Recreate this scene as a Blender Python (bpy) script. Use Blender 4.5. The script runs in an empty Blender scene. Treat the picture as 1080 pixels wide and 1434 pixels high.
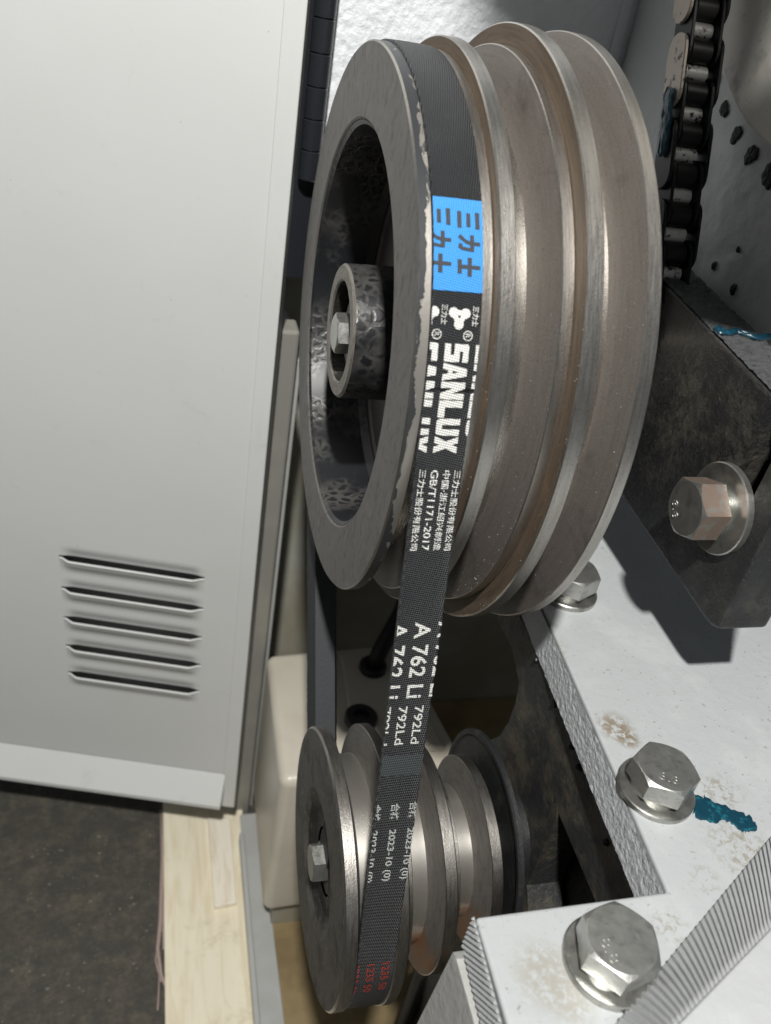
import bpy, bmesh, math, random
from mathutils import Vector, Matrix, noise as mnoise
random.seed(7)
MM = 0.001
sc = bpy.context.scene
COL = sc.collection

# ------------------------------------------------------------------ camera
CAMP = Vector((-58.03, -255.60, 108.15))
YAW, PITCH, ROLL, FPX = 0.32222615, 0.59204593, 0.19083056, 1172.5
fw = Vector((math.sin(YAW)*math.cos(PITCH), math.cos(YAW)*math.cos(PITCH), -math.sin(PITCH)))
rt0 = Vector((math.cos(YAW), -math.sin(YAW), 0)); up0 = rt0.cross(fw)
rt = rt0*math.cos(ROLL) + up0*math.sin(ROLL)
up = up0*math.cos(ROLL) - rt0*math.sin(ROLL)
cd = bpy.data.cameras.new('camera'); cam = bpy.data.objects.new('camera', cd); COL.objects.link(cam)
cam.matrix_world = Matrix(((rt.x, up.x, -fw.x, CAMP.x*MM), (rt.y, up.y, -fw.y, CAMP.y*MM), (rt.z, up.z, -fw.z, CAMP.z*MM), (0, 0, 0, 1)))
cd.sensor_fit = 'VERTICAL'; cd.sensor_height = 36; cd.lens = 36*FPX/1434
cd.clip_start = 0.005; cd.clip_end = 50
cd.dof.use_dof = True; cd.dof.focus_distance = 0.262; cd.dof.aperture_fstop = 17
sc.camera = cam

# ------------------------------------------------------------------ light
w = bpy.data.worlds.new('World'); sc.world = w; w.use_nodes = True
bgn = w.node_tree.nodes['Background']
bgn.inputs[0].default_value = (0.88, 0.95, 1.0, 1); bgn.inputs[1].default_value = 0.095
LIGHTP = Vector((-130, -425, 610))
ld = bpy.data.lights.new('work_lamp', 'POINT'); lo = bpy.data.objects.new('work_lamp', ld); COL.objects.link(lo)
lo.location = LIGHTP*MM
ld.energy = 37; ld.shadow_soft_size = 0.018; ld.color = (1.0, 0.985, 0.95)
vs = sc.view_settings
vs.view_transform = 'Standard'; vs.look = 'None'; vs.exposure = 0; vs.gamma = 1; vs.use_curve_mapping = False

# ------------------------------------------------------------------ pixel rays (photo pixel -> point on a known plane, mm)
def ray(x, y): return fw + ((x-540)*rt - (y-717)*up)/FPX
def atx(x, y, X): d = ray(x, y); return CAMP + d*((X-CAMP.x)/d.x)
def aty(x, y, Y): d = ray(x, y); return CAMP + d*((Y-CAMP.y)/d.y)
def atz(x, y, Z): d = ray(x, y); return CAMP + d*((Z-CAMP.z)/d.z)

# ------------------------------------------------------------------ material helper
class M:
    def __init__(s, name, base=(.5, .5, .5), rough=.5, metal=0., coat=0., spec=.5):
        s.m = bpy.data.materials.new(name); s.m.use_nodes = True
        s.t = s.m.node_tree; s.N = s.t.nodes; s.L = s.t.links
        s.b = s.N['Principled BSDF']
        s.col = None; s.rgh = None; s.nrm = None
        s.base = (*base, 1)
        s.set('Base Color', s.base); s.set('Roughness', rough); s.set('Metallic', metal)
        s.set('Coat Weight', coat); s.set('Coat Roughness', .15); s.set('Specular IOR Level', spec)
        s.tc = s.N.new('ShaderNodeTexCoord')
        s.co = s.tc.outputs['Object']
    def set(s, k, v): s.b.inputs[k].default_value = v
    def scaled(s, sx, sy, sz, src=None):
        n = s.N.new('ShaderNodeMapping'); n.inputs['Scale'].default_value = (sx, sy, sz)
        s.L.new(src or s.co, n.inputs['Vector']); return n.outputs[0]
    def noise(s, scale, detail=5, rough=.6, dist=0., co=None):
        n = s.N.new('ShaderNodeTexNoise'); n.inputs['Scale'].default_value = scale
        n.inputs['Detail'].default_value = detail; n.inputs['Roughness'].default_value = rough
        n.inputs['Distortion'].default_value = dist
        s.L.new(co or s.co, n.inputs['Vector']); return n.outputs['Fac']
    def voro(s, scale, feature='F1', co=None, rand=1.):
        n = s.N.new('ShaderNodeTexVoronoi'); n.feature = feature; n.inputs['Scale'].default_value = scale
        n.inputs['Randomness'].default_value = rand
        s.L.new(co or s.co, n.inputs['Vector']); return n.outputs['Distance']
    def ramp(s, f, lo, hi, a=0., b=1.):
        n = s.N.new('ShaderNodeMapRange'); n.clamp = True; n.interpolation_type = 'SMOOTHSTEP'
        for i, v in zip((1, 2, 3, 4), (lo, hi, a, b)): n.inputs[i].default_value = v
        s.L.new(f, n.inputs[0]); return n.outputs[0]
    def math(s, op, a, b=None):
        n = s.N.new('ShaderNodeMath'); n.operation = op
        for i, v in enumerate((a, b)):
            if v is None: continue
            if isinstance(v, (int, float)): n.inputs[i].default_value = v
            else: s.L.new(v, n.inputs[i])
        return n.outputs[0]
    def mix(s, f, c, c0=None):
        n = s.N.new('ShaderNodeMix'); n.data_type = 'RGBA'
        if isinstance(f, (int, float)): n.inputs[0].default_value = f
        else: s.L.new(f, n.inputs[0])
        if c0 is not None: n.inputs[6].default_value = (*c0, 1)
        elif s.col is None: n.inputs[6].default_value = s.base
        else: s.L.new(s.col, n.inputs[6])
        n.inputs[7].default_value = (*c, 1)
        s.col = n.outputs[2]; s.L.new(s.col, s.b.inputs['Base Color']); return s
    def val(s, key, f, lo, hi):
        s.L.new(s.ramp(f, 0, 1, lo, hi), s.b.inputs[key]); return s
    def bump(s, h, dist=.0003, strength=1.):
        n = s.N.new('ShaderNodeBump'); n.inputs['Distance'].default_value = dist; n.inputs['Strength'].default_value = strength
        s.L.new(h, n.inputs['Height'])
        if s.nrm: s.L.new(s.nrm, n.inputs['Normal'])
        s.nrm = n.outputs[0]; s.L.new(s.nrm, s.b.inputs['Normal'])
        return s
    def patch(s, c, r, squash=(1, 1, 1)):
        """soft round mask about a point (mm, local)"""
        sub = s.N.new('ShaderNodeVectorMath'); sub.operation = 'SUBTRACT'
        sub.inputs[1].default_value = [v*MM for v in c]; s.L.new(s.co, sub.inputs[0])
        mul = s.N.new('ShaderNodeVectorMath'); mul.operation = 'MULTIPLY'; mul.inputs[1].default_value = squash
        s.L.new(sub.outputs[0], mul.inputs[0])
        ln = s.N.new('ShaderNodeVectorMath'); ln.operation = 'LENGTH'; s.L.new(mul.outputs[0], ln.inputs[0])
        return s.ramp(ln.outputs['Value'], r*MM*.25, r*MM, 1, 0)

# ------------------------------------------------------------------ mesh helpers (all input in mm, world axes)
def link(name, me, base=(0, 0, 0), parent=None, mats=(), smooth=False):
    o = bpy.data.objects.new(name, me); COL.objects.link(o)
    for m in (mats if isinstance(mats, (list, tuple)) else [mats]): me.materials.append(m.m if isinstance(m, M) else m)
    if smooth: me.shade_smooth()
    if parent: o.parent = parent
    else: o.location = Vector(base)*MM
    return o
def mesh(name, V, F, base=(0, 0, 0), mi=None, uv=None):
    b = Vector(base); me = bpy.data.meshes.new(name)
    me.from_pydata([((Vector(v)-b)*MM)[:] for v in V], [], F)
    if mi: me.polygons.foreach_set('material_index', mi)
    if uv:
        l = me.uv_layers.new(name='UVMap')
        for i, lp in enumerate(me.loops): l.data[i].uv = uv[lp.vertex_index]
    me.update(); return me
def thing(name, label, cat, base=(0, 0, 0), group=None):
    o = bpy.data.objects.new(name, None); COL.objects.link(o); o.location = Vector(base)*MM
    o.empty_display_size = .01
    tag(o, label, cat, group); o['_b'] = [float(v) for v in base]; return o
def tag(o, label, cat=None, group=None):
    o['label'] = label
    if cat: o['category'] = cat
    if group: o['group'] = group
    return o
def structure(o, kind='structure'): o['kind'] = kind; return o
def part(t, name, V, F, mats, smooth=False, mi=None, uv=None):
    return link(name, mesh(name, V, F, t['_b'], mi, uv), parent=t, mats=mats, smooth=smooth)
def bevel_me(me, width, seg=2, ang=30):
    bm = bmesh.new(); bm.from_mesh(me)
    bmesh.ops.remove_doubles(bm, verts=bm.verts, dist=1e-7)
    bmesh.ops.recalc_face_normals(bm, faces=bm.faces)
    es = [e for e in bm.edges if len(e.link_faces) == 2 and e.calc_face_angle() > math.radians(ang)]
    bmesh.ops.bevel(bm, geom=es, offset=width*MM, segments=seg, profile=.5, affect='EDGES', clamp_overlap=True)
    bm.to_mesh(me); bm.free()
    return me
def boxVF(a, b):
    x0, y0, z0 = a; x1, y1, z1 = b
    V = [(x0, y0, z0), (x1, y0, z0), (x1, y1, z0), (x0, y1, z0), (x0, y0, z1), (x1, y0, z1), (x1, y1, z1), (x0, y1, z1)]
    F = [(0, 3, 2, 1), (4, 5, 6, 7), (0, 1, 5, 4), (1, 2, 6, 5), (2, 3, 7, 6), (3, 0, 4, 7)]
    return V, F
def prismVF(poly, d):
    """poly: planar list of points (counter-clockwise seen against d), extruded by vector d"""
    n = len(poly); d = Vector(d)
    V = [Vector(p) for p in poly] + [Vector(p)+d for p in poly]
    F = [tuple(range(n))[::-1], tuple(range(n, 2*n))] + [(i, (i+1) % n, n+(i+1) % n, n+i) for i in range(n)]
    return V, F
def solid(t, name, VF, mats, bev=0., seg=2, smooth=False):
    me = mesh(name, VF[0], VF[1], t['_b'])
    if bev: bevel_me(me, bev, seg)
    else:
        bm = bmesh.new(); bm.from_mesh(me); bmesh.ops.recalc_face_normals(bm, faces=bm.faces); bm.to_mesh(me); bm.free()
    o = link(name, me, parent=t, mats=mats)
    if smooth: me.shade_smooth()
    return o
def lathe(segs, c=(0, 0, 0), axis=(1, 0, 0), n=180, wob=0.):
    """segs: list of (a0,r0,a1,r1,mat index): each its own strip -> crisp edges. a along axis, r radius."""
    ax = Vector(axis).normalized()
    u = ax.orthogonal().normalized() if abs(ax.x) < .9 else Vector((0, 1, 0)); v = ax.cross(u)
    V = []; F = []; mi = []; c = Vector(c)
    for (a0, r0, a1, r1, m) in segs:
        k = len(V)
        for (a, r) in ((a0, r0), (a1, r1)):
            for i in range(n):
                th = 2*math.pi*i/n
                d = u*math.cos(th) + v*math.sin(th)
                V.append(c + ax*a + d*r)
        for i in range(n):
            j = (i+1) % n
            F.append((k+i, k+n+i, k+n+j, k+j)); mi.append(m)
    return V, F, mi
def chain_segs(pts, mats):
    return [(*pts[i], *pts[i+1], mats[i]) for i in range(len(pts)-1)]
def lathe_part(t, name, pts, mats, mlist, c=(0, 0, 0), axis=(1, 0, 0), n=180):
    V, F, mi = lathe(chain_segs(pts, mats), c, axis, n)
    o = part(t, name, V, F, mlist, smooth=True, mi=mi)
    return o
def tubeVF(path, r, n=10, cap=True):
    V = []; F = []; P = [Vector(p) for p in path]
    for i, p in enumerate(P):
        tdir = (P[min(i+1, len(P)-1)]-P[max(i-1, 0)]).normalized()
        u = tdir.orthogonal().normalized() if i == 0 else (u - tdir*u.dot(tdir)).normalized()
        v = tdir.cross(u); rr = r[i] if isinstance(r, (list, tuple)) else r
        for k in range(n):
            a = 2*math.pi*k/n; V.append(p + (u*math.cos(a)+v*math.sin(a))*rr)
    for i in range(len(P)-1):
        for k in range(n):
            j = (k+1) % n; F.append((i*n+k, i*n+j, (i+1)*n+j, (i+1)*n+k))
    if cap: F += [tuple(range(n))[::-1], tuple(range((len(P)-1)*n, len(P)*n))]
    return V, F
def text_mesh(body, size, offset=0., align='LEFT', sx=1., space=1.):
    cu = bpy.data.curves.new('t', 'FONT'); cu.body = body; cu.size = size; cu.offset = offset; cu.align_x = align
    cu.resolution_u = 3; cu.space_character = space
    ob = bpy.data.objects.new('t', cu); COL.objects.link(ob)
    dg = bpy.context.evaluated_depsgraph_get()
    me = bpy.data.meshes.new_from_object(ob.evaluated_get(dg))
    V = [(v.co.x*sx, v.co.y) for v in me.vertices]; F = [tuple(p.vertices) for p in me.polygons]
    bpy.data.objects.remove(ob); bpy.data.curves.remove(cu); bpy.data.meshes.remove(me)
    return V, F
def fit_text(body, length, height, offset=0., space=1.):
    """text scaled to a given length and cap height, origin at left bottom"""
    V, F = text_mesh(body, 10, offset, space=space)
    if not V: return V, F
    x0 = min(v[0] for v in V); x1 = max(v[0] for v in V); y0 = min(v[1] for v in V); y1 = max(v[1] for v in V)
    return [((x-x0)/(x1-x0)*length, (y-y0)/(y1-y0)*height) for x, y in V], F

# ------------------------------------------------------------------ materials
def iron_mat(name, base, rough, metal, dirt=(.10, .075, .05), dirtamt=.5, streak=False, rust=None, zc=95.):
    m = M(name, base, rough, metal)
    sp = m.N.new('ShaderNodeSeparateXYZ'); m.L.new(m.co, sp.inputs[0])
    zz = m.math('SUBTRACT', sp.outputs[2], zc*MM)
    rr = m.math('SQRT', m.math('ADD', m.math('POWER', sp.outputs[1], 2.), m.math('POWER', zz, 2.)))
    ang = m.math('ARCTAN2', sp.outputs[1], zz)
    cb = m.N.new('ShaderNodeCombineXYZ')           # coordinates that follow the turning: x, radius, angle
    m.L.new(m.math('MULTIPLY', sp.outputs[0], 900.), cb.inputs[0]); m.L.new(m.math('MULTIPLY', rr, 900.), cb.inputs[1]); m.L.new(m.math('MULTIPLY', ang, 5.), cb.inputs[2])
    st = m.noise(1., 5, .65, .2, cb.outputs[0]); lines = m.noise(3., 3, .6, 0, cb.outputs[0])
    m.mix(m.math('MULTIPLY', m.ramp(st, .40, .68), dirtamt), dirt)
    if rust:
        m.mix(m.math('MULTIPLY', m.ramp(m.noise(35, 6, .7, .5), .55, .7), .7), rust)
    m.mix(m.math('MULTIPLY', m.ramp(m.noise(1300, 4, .7), .52, .70), .4), tuple(c*.4 for c in base))
    m.mix(m.math('MULTIPLY', m.ramp(m.noise(420, 5, .75), .62, .68), .45), tuple(c*.3 for c in base))
    m.val('Roughness', lines, rough-.06, rough+.08)
    m.bump(lines, .00005, .5); m.bump(m.noise(1400, 4, .7), .00010, .6)
    return m
M_FACE = M('pulley_face_iron', (.155, .150, .142), .52, .3)
st = M_FACE.noise(260, 5, .65, .3, M_FACE.scaled(1, 1, .33))
M_FACE.mix(M_FACE.ramp(st, .56, .66), (.075, .07, .065)); M_FACE.mix(M_FACE.math('MULTIPLY', M_FACE.ramp(M_FACE.noise(40), .4, .7), .45), (.16, .148, .135))
M_FACE.mix(M_FACE.math('MULTIPLY', M_FACE.ramp(M_FACE.noise(520, 5, .7, .4, M_FACE.scaled(1, 1, .5)), .50, .66), .75), (.07, .067, .062)); M_FACE.mix(M_FACE.math('MULTIPLY', M_FACE.ramp(M_FACE.noise(150, 5, .7), .52, .68), .4), (.23, .22, .205))
M_FACE.bump(M_FACE.noise(900, 4), .00012, .7)
M_RIM = iron_mat('pulley_rim_steel', (.56, .535, .50), .34, 1., (.42, .39, .35), .7)
M_WALL = iron_mat('groove_wall_oily', (.185, .165, .149), .50, .35, (.135, .117, .101), .45)
M_WALL.mix(M_WALL.math('MULTIPLY', M_WALL.ramp(M_WALL.noise(26, 7, .7, .8), .55, .72), .65), (.075, .062, .05))
M_WALL.bump(M_WALL.noise(2200, 3), .00012, .6)
M_WALL.mix(M_WALL.math('MULTIPLY', M_WALL.ramp(M_WALL.noise(3600, 2), .69, .75), .8), (.75, .72, .66))
M_STEP = iron_mat('step_face_brown', (.16, .118, .082), .58, .3, (.09, .062, .042), .7, rust=(.20, .135, .075))
M_BOT = iron_mat('groove_bottom_steel', (.66, .63, .58), .26, 1., (.35, .30, .25), .3)
M_SWALL = iron_mat('small_groove_wall', (.17, .16, .148), .5, .45, (.10, .085, .07), .6, zc=0.)
M_SRIM = iron_mat('small_rim_steel', (.46, .44, .41), .36, 1., (.27, .24, .21), .6, zc=0.)
M_SRUST = M('small_groove_rusty', (.62, .59, .54), .34, .85)
def low_rust(m, metal):
    lowm = m.N.new('ShaderNodeSeparateXYZ'); m.L.new(m.co, lowm.inputs[0])
    zz = m.math('ADD', lowm.outputs[2], m.ramp(m.noise(70, 5), 0, 1, -.010, .010))
    rm = m.math('MULTIPLY', m.ramp(zz, -.004, .007, 1, 0), m.ramp(lowm.outputs[0], .019, .022))
    rm = m.math('MULTIPLY', rm, m.ramp(m.noise(110, 5), .3, .6, .45, 1))
    m.mix(rm, (.19, .085, .028)); m.L.new(m.ramp(rm, 0, 1, metal, .1), m.b.inputs['Metallic'])
low_rust(M_SRUST, .9); low_rust(M_SWALL, .4)
M_SFACE = M('small_face_grimy', (.115, .106, .093), .62, .35)
M_SFACE.mix(M_SFACE.ramp(M_SFACE.noise(90, 6, .7, .6), .45, .68), (.05, .045, .04)); M_SFACE.mix(M_SFACE.math('MULTIPLY', M_SFACE.ramp(M_SFACE.noise(400, 4, .7, 1.), .55, .7), .6), (.30, .27, .23))
M_SFACE.bump(M_SFACE.noise(300, 6, .7, .5), .0004, .6)
# paint flaking off the front rim
M_FLAKE = M('rim_flaked_paint', (.43, .405, .37), .42, .9)
fl = M_FLAKE.noise(130, 6, .65, .8, M_FLAKE.scaled(1.6, .6, .6))
sepf = M_FLAKE.N.new('ShaderNodeSeparateXYZ'); M_FLAKE.L.new(M_FLAKE.co, sepf.inputs[0])
flx = M_FLAKE.math('ADD', fl, M_FLAKE.ramp(sepf.outputs[0], -.030, -.0267, .14, -.14))
zfl = M_FLAKE.math('ADD', flx, M_FLAKE.ramp(M_FLAKE.math('ABSOLUTE', M_FLAKE.math('SUBTRACT', sepf.outputs[2], .118)),     .02, .06, -.02, .27))
fmask = M_FLAKE.ramp(zfl, .53, .56)
M_FLAKE.mix(fmask, (.035, .037, .04)); M_FLAKE.L.new(M_FLAKE.ramp(fmask, 0, 1, .8, .1), M_FLAKE.b.inputs['Metallic'])
M_FLAKE.bump(fmask, .0002, .8).bump(M_FLAKE.noise(900, 3), .00006, .5)
# mottled hammer paint inside the pulley
M_HAM = M('black_mottled_paint', (.010, .011, .013), .40, .0, .0)
hco = M_HAM.N.new('ShaderNodeVectorMath'); hco.operation = 'ADD'
hn = M_HAM.N.new('ShaderNodeTexNoise'); hn.inputs['Scale'].default_value = 260; M_HAM.L.new(M_HAM.co, hn.inputs['Vector'])
hs_ = M_HAM.N.new('ShaderNodeVectorMath'); hs_.operation = 'SCALE'; hs_.inputs['Scale'].default_value = .0035
M_HAM.L.new(hn.outputs['Color'], hs_.inputs[0]); M_HAM.L.new(M_HAM.co, hco.inputs[0]); M_HAM.L.new(hs_.outputs[0], hco.inputs[1])
vd = M_HAM.voro(270, 'DISTANCE_TO_EDGE', hco.outputs[0])
mk = M_HAM.math('MULTIPLY', M_HAM.ramp(vd, .05, .30, 1, 0), M_HAM.ramp(M_HAM.noise(38, 4, .6), .44, .66))
M_HAM.mix(mk, (.095, .091, .085)); M_HAM.L.new(M_HAM.ramp(mk, 0, 1, 0, .3), M_HAM.b.inputs['Metallic'])
M_HAM.bump(M_HAM.math('SUBTRACT', 1., mk), .0003, .6)
M_SREC = M('greasy_recess', (.022, .020, .018), .4); M_SREC.bump(M_SREC.noise(260, 5, .7), .0012, .8); M_SREC.mix(M_SREC.ramp(M_SREC.noise(200, 5), .52, .68), (.07, .06, .05))
M_HUBF = iron_mat('hub_face_iron', (.27, .25, .225), .5, .6, (.10, .08, .06), .6)
M_SHAFT = iron_mat('shaft_steel', (.42, .38, .33), .42, .85, (.2, .14, .09), .5)
M_BOLT = M('zinc_bolt', (.50, .50, .475), .33, .9)
M_BOLT.mix(M_BOLT.math('MULTIPLY', M_BOLT.ramp(M_BOLT.noise(220, 6, .7), .5, .68), .65), (.27, .27, .25)); M_BOLT.val('Roughness', M_BOLT.noise(350, 4), .24, .5)
M_BOLT.bump(M_BOLT.noise(900, 4), .00008, .7)
M_WASH = M('zinc_washer', (.45, .45, .425), .36, .9)
M_WASH.mix(M_WASH.math('MULTIPLY', M_WASH.ramp(M_WASH.noise(180, 5, .7), .45, .65), .6), (.22, .21, .19)); M_WASH.bump(M_WASH.noise(900, 4), .00008, .6)
M_COPPER = M('bolt_flank_copper', (.27, .205, .165), .46, .65)
M_COPPER.mix(M_COPPER.ramp(M_COPPER.noise(300, 5), .5, .62), (.27, .25, .225))
M_DARKM = M('slot_shade_black', (.012, .012, .013), .7)  # near-black colour standing in for the shade inside the key slots
# white castings
def white_cast(name, base=(.74, .75, .75), bump=.0005, bscale=420, speck=.5, rough=.45):
    m = M(name, base, rough, 0)
    m.mix(m.math('MULTIPLY', m.ramp(m.noise(50, 4), .45, .7), .25), (.58, .60, .60))
    sp = m.ramp(m.noise(520, 5, .75, .4), .625, .665)
    m.mix(m.math('MULTIPLY', sp, speck), (.16, .145, .12))
    m.bump(m.noise(bscale, 5, .6), bump, .8)
    return m
M_WROUGH = white_cast('white_rough_casting', (.72, .74, .77), .0011, 330, .12)
M_WSIDE = white_cast('white_rough_edge', (.60, .62, .64), .0012, 420, .2)
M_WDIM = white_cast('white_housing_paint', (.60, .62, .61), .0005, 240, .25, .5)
M_PLATE = white_cast('white_base_plate', (.415, .432, .438), .0003, 260, .7, .36)
P3 = lambda x, y: atz(x, y, -80)
for (px, py, r, dens, col) in ((862, 1018, 8, .52, (.20, .155, .095)), (880, 1035, 5, .5, (.19, .15, .09)), (1035, 1185, 13, .57, (.27, .245, .20)), (985, 1230, 6, .6, (.30, .28, .24)),
                               (765, 1365, 11, .50, (.33, .315, .28)), (800, 1400, 8, .50, (.35, .335, .30)), (1010, 1110, 9, .58, (.25, .23, .19)), (770, 905, 9, .57, (.35, .33, .29)), (940, 1300, 7, .57, (.3, .28, .24))):
    p = P3(px, py)
    m_ = M_PLATE.math('MULTIPLY', M_PLATE.patch((p.x-110, p.y+100, p.z+96), r), M_PLATE.ramp(M_PLATE.noise(430, 6, .75, .6), dens-.10, dens+.02))
    M_PLATE.mix(M_PLATE.math('MULTIPLY', m_, .85), col)
M_BLOCK = white_cast('white_block_paint', (.43, .44, .445), .0006, 120, .1)
M_LEG = white_cast('grey_cast_leg', (.36, .36, .345), .0006, 300, .3)
M_RIB = white_cast('milled_rib_paint', (.44, .45, .455), .0002, 500, .1)
# black castings
M_BLK = M('black_greasy_casting', (.013, .014, .015), .38, 0, .15)
for (c_, r_, sq_, k_) in (((-5, 8, 62), 40, (.3, .8, 1.1), .5), ((-5, -20, 52), 22, (.3, 1, .8), .45), ((-5, 22, 40), 20, (.3, 1, .6), .45), ((-5, -25, 12), 18, (.3, .6, 1.4), .5)):
    M_BLK.mix(M_BLK.math('MULTIPLY', M_BLK.math('MULTIPLY', M_BLK.patch(c_, r_, sq_), M_BLK.ramp(M_BLK.noise(75, 7, .75, .2), .42, .60)), k_), (.080, .071, .056))
M_BLK.mix(M_BLK.ramp(M_BLK.noise(420, 6, .75), .52, .64), (.008, .008, .009)); M_BLK.mix(M_BLK.math('MULTIPLY', M_BLK.ramp(M_BLK.noise(48, 7, .75, .3), .50, .58), .9), (.009, .010, .0105))
M_BLK.bump(M_BLK.noise(230, 7, .75), .0018, .8).bump(M_BLK.noise(1600, 3), .0002, .6)
M_BLK.mix(M_BLK.math('MULTIPLY', M_BLK.ramp(M_BLK.noise(1100, 4, .7), .60, .70), .6), (.14, .125, .10))
M_BLK.val('Roughness', M_BLK.noise(90, 5), .14, .62)
M_BLKTOP = M('grey_gritty_edge', (.12, .122, .127), .36, .3)
M_BLKTOP.mix(M_BLKTOP.ramp(M_BLKTOP.noise(300, 6, .8),   .48, .7), (.04, .04, .042)); M_BLKTOP.bump(M_BLKTOP.noise(700, 6, .8), .0012, 1.)
M_CASTB = M('black_motor_casting', (.028, .030, .030), .5, 0)
M_CASTB.mix(M_CASTB.math('MULTIPLY', M_CASTB.ramp(M_CASTB.noise(55, 6, .7), .45, .65), .8), (.10, .085, .062)); M_CASTB.mix(M_CASTB.ramp(M_CASTB.noise(500, 5, .7), .55, .7), (.02, .02, .02))
M_CASTB.bump(M_CASTB.noise(350, 6, .7), .0009, .8); M_CASTB.val('Roughness', M_CASTB.noise(120, 5), .22, .7)
M_MATTE = M('matte_black_paint', (.014, .015, .016), .55); M_MATTE.bump(M_MATTE.noise(500, 5, .7), .0004, .7); M_MATTE.mix(M_MATTE.ramp(M_MATTE.noise(120, 5), .55, .72), (.035, .034, .03))
M_TEAL = M('teal_marker_paint', (.004, .040, .066), .32, 0, .0)
M_TEAL.mix(M_TEAL.ramp(M_TEAL.noise(500, 4),   .52, .68), (.012, .13, .17))
M_GREASE = M('black_grease', (.006, .006, .007), .55)
M_GREASE.bump(M_GREASE.noise(900, 4), .0004, .8)
# belt
M_BELT = M('belt_rubber', (.024, .0255, .028), .42, 0)
uvn = M_BELT.tc.outputs['UV']
def weave(m, dist=.00028):
    uv = m.tc.outputs['UV']
    sep = m.N.new('ShaderNodeSeparateXYZ'); m.L.new(uv, sep.inputs[0])
    wobble = m.math('MULTIPLY', m.noise(180, 3, .5, 0, uv), .9)
    a = m.math('ADD', m.math('ADD', m.math('MULTIPLY', sep.outputs[0], 6200.), m.math('MULTIPLY', sep.outputs[1], 4100.)), wobble)
    b = m.math('SUBTRACT', m.math('MULTIPLY', sep.outputs[0], 4300.), m.math('MULTIPLY', sep.outputs[1], 6200.))
    h = m.math('MULTIPLY', m.math('SINE', a), m.math('SINE', b))
    m.bump(h, dist, .9)
    return h
hw = weave(M_BELT)
M_BELT.mix(M_BELT.math('MULTIPLY', M_BELT.ramp(hw, .1, .9), .5), (.075, .078, .083)); M_BELT.mix(M_BELT.math('MULTIPLY', M_BELT.ramp(M_BELT.noise(90, 5, .6, 0, uvn), .4, .7), .35), (.045, .047, .05))
M_BELT.mix(M_BELT.math('MULTIPLY', M_BELT.ramp(M_BELT.noise(1800, 2, .6, 0, uvn), .72, .78), .5), (.35, .34, .33))
M_BELTS = M('belt_side_rubber', (.030, .032, .036), .6); M_BELTS.bump(M_BELTS.noise(800, 4), .0002, .6)
def print_mat(name, col, rough=.5):
    m = M(name, col, rough)
    uv = m.tc.outputs['UV']
    h = weave(m, .00013)
    m.mix(m.math('MULTIPLY', m.ramp(h, .45, .95), .10), tuple(c*.35 for c in col)); m.mix(m.math('MULTIPLY', m.ramp(m.noise(2600, 3, .7, 0, uv), .60, .68), .55), (.06, .06, .062))
    return m
M_PW = print_mat('belt_print_white', (.70, .70, .67)); M_PB = print_mat('belt_print_blue', (.048, .29, .72), .45)
M_PR = print_mat('belt_print_red', (.30, .035, .025)); M_PD = print_mat('belt_print_dark', (.050, .052, .057)); M_PBAND = print_mat('belt_splice_grey', (.05, .058, .06))
M_PG = print_mat('belt_print_grey', (.48, .50, .48))
# cabinet
M_DOOR = M('door_grey_enamel', (.61, .62, .61), .48, 0); M_DOOR.bump(M_DOOR.noise(900, 3), .00006, .5)
M_DOOR.mix(M_DOOR.math('MULTIPLY', M_DOOR.ramp(M_DOOR.noise(14, 3), .4, .7), .12), (.52, .53, .50))
M_DOOR.mix(M_DOOR.math('MULTIPLY', M_DOOR.ramp(M_DOOR.noise(55, 7, .75, .6), .60, .74), .22), (.40, .39, .35))
M_DOOR.mix(M_DOOR.math('MULTIPLY', M_DOOR.ramp(M_DOOR.noise(330, 2), .76, .79), .5), (.22, .21, .19))
M_DOOR.bump(M_DOOR.noise(7, 2), .004, .25); M_DOOR.val('Roughness', M_DOOR.noise(26, 5), .36, .56)
M_FRAME = M('frame_grey_enamel', (.42, .43, .42), .45); M_FRAME.bump(M_FRAME.noise(500, 3), .00006, .5); M_FRAME.mix(M_FRAME.math('MULTIPLY', M_FRAME.ramp(M_FRAME.noise(30), .45, .7), .4), (.33, .32, .29))
M_POST = M('post_beige_enamel', (.24, .235, .21), .45); M_POST.mix(M_POST.math('MULTIPLY', M_POST.ramp(M_POST.noise(25), .45, .7), .4), (.36, .34, .29))
M_HINGE = M('hinge_black_plastic', (.016, .018, .022), .28)
M_INNER = M('cabinet_inner_grey', (.42, .415, .36), .6); M_INNER.mix(M_INNER.ramp(M_INNER.noise(9), .35, .65), (.30, .275, .20))
M_BROWN = M('cabinet_floor_brown', (.27, .20, .10), .6); M_BROWN.mix(M_BROWN.ramp(M_BROWN.noise(22, 6), .42, .66), (.18, .13, .06)); M_BROWN.bump(M_BROWN.noise(120), .0005, .5)
M_FLOOR = M('floor_dark_rubber', (.056, .052, .044), .8); M_FLOOR.mix(M_FLOOR.ramp(M_FLOOR.noise(70, 8, .8),   .42, .70), (.115, .102, .076)); M_FLOOR.mix(M_FLOOR.math('MULTIPLY', M_FLOOR.ramp(M_FLOOR.noise(260, 4), .66, .74), .6), (.26, .24, .2)); M_FLOOR.bump(M_FLOOR.noise(200, 5), .0015, .8)
M_WOOD = M('pale_plywood', (.82, .76, .60), .65)
wg = M_WOOD.noise(45, 6, .6, 1.2, M_WOOD.scaled(3, .35, 3)); M_WOOD.mix(M_WOOD.math('MULTIPLY', M_WOOD.ramp(wg, .4, .68), .5), (.64, .53, .34)); M_WOOD.bump(wg, .0003, .4)
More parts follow.
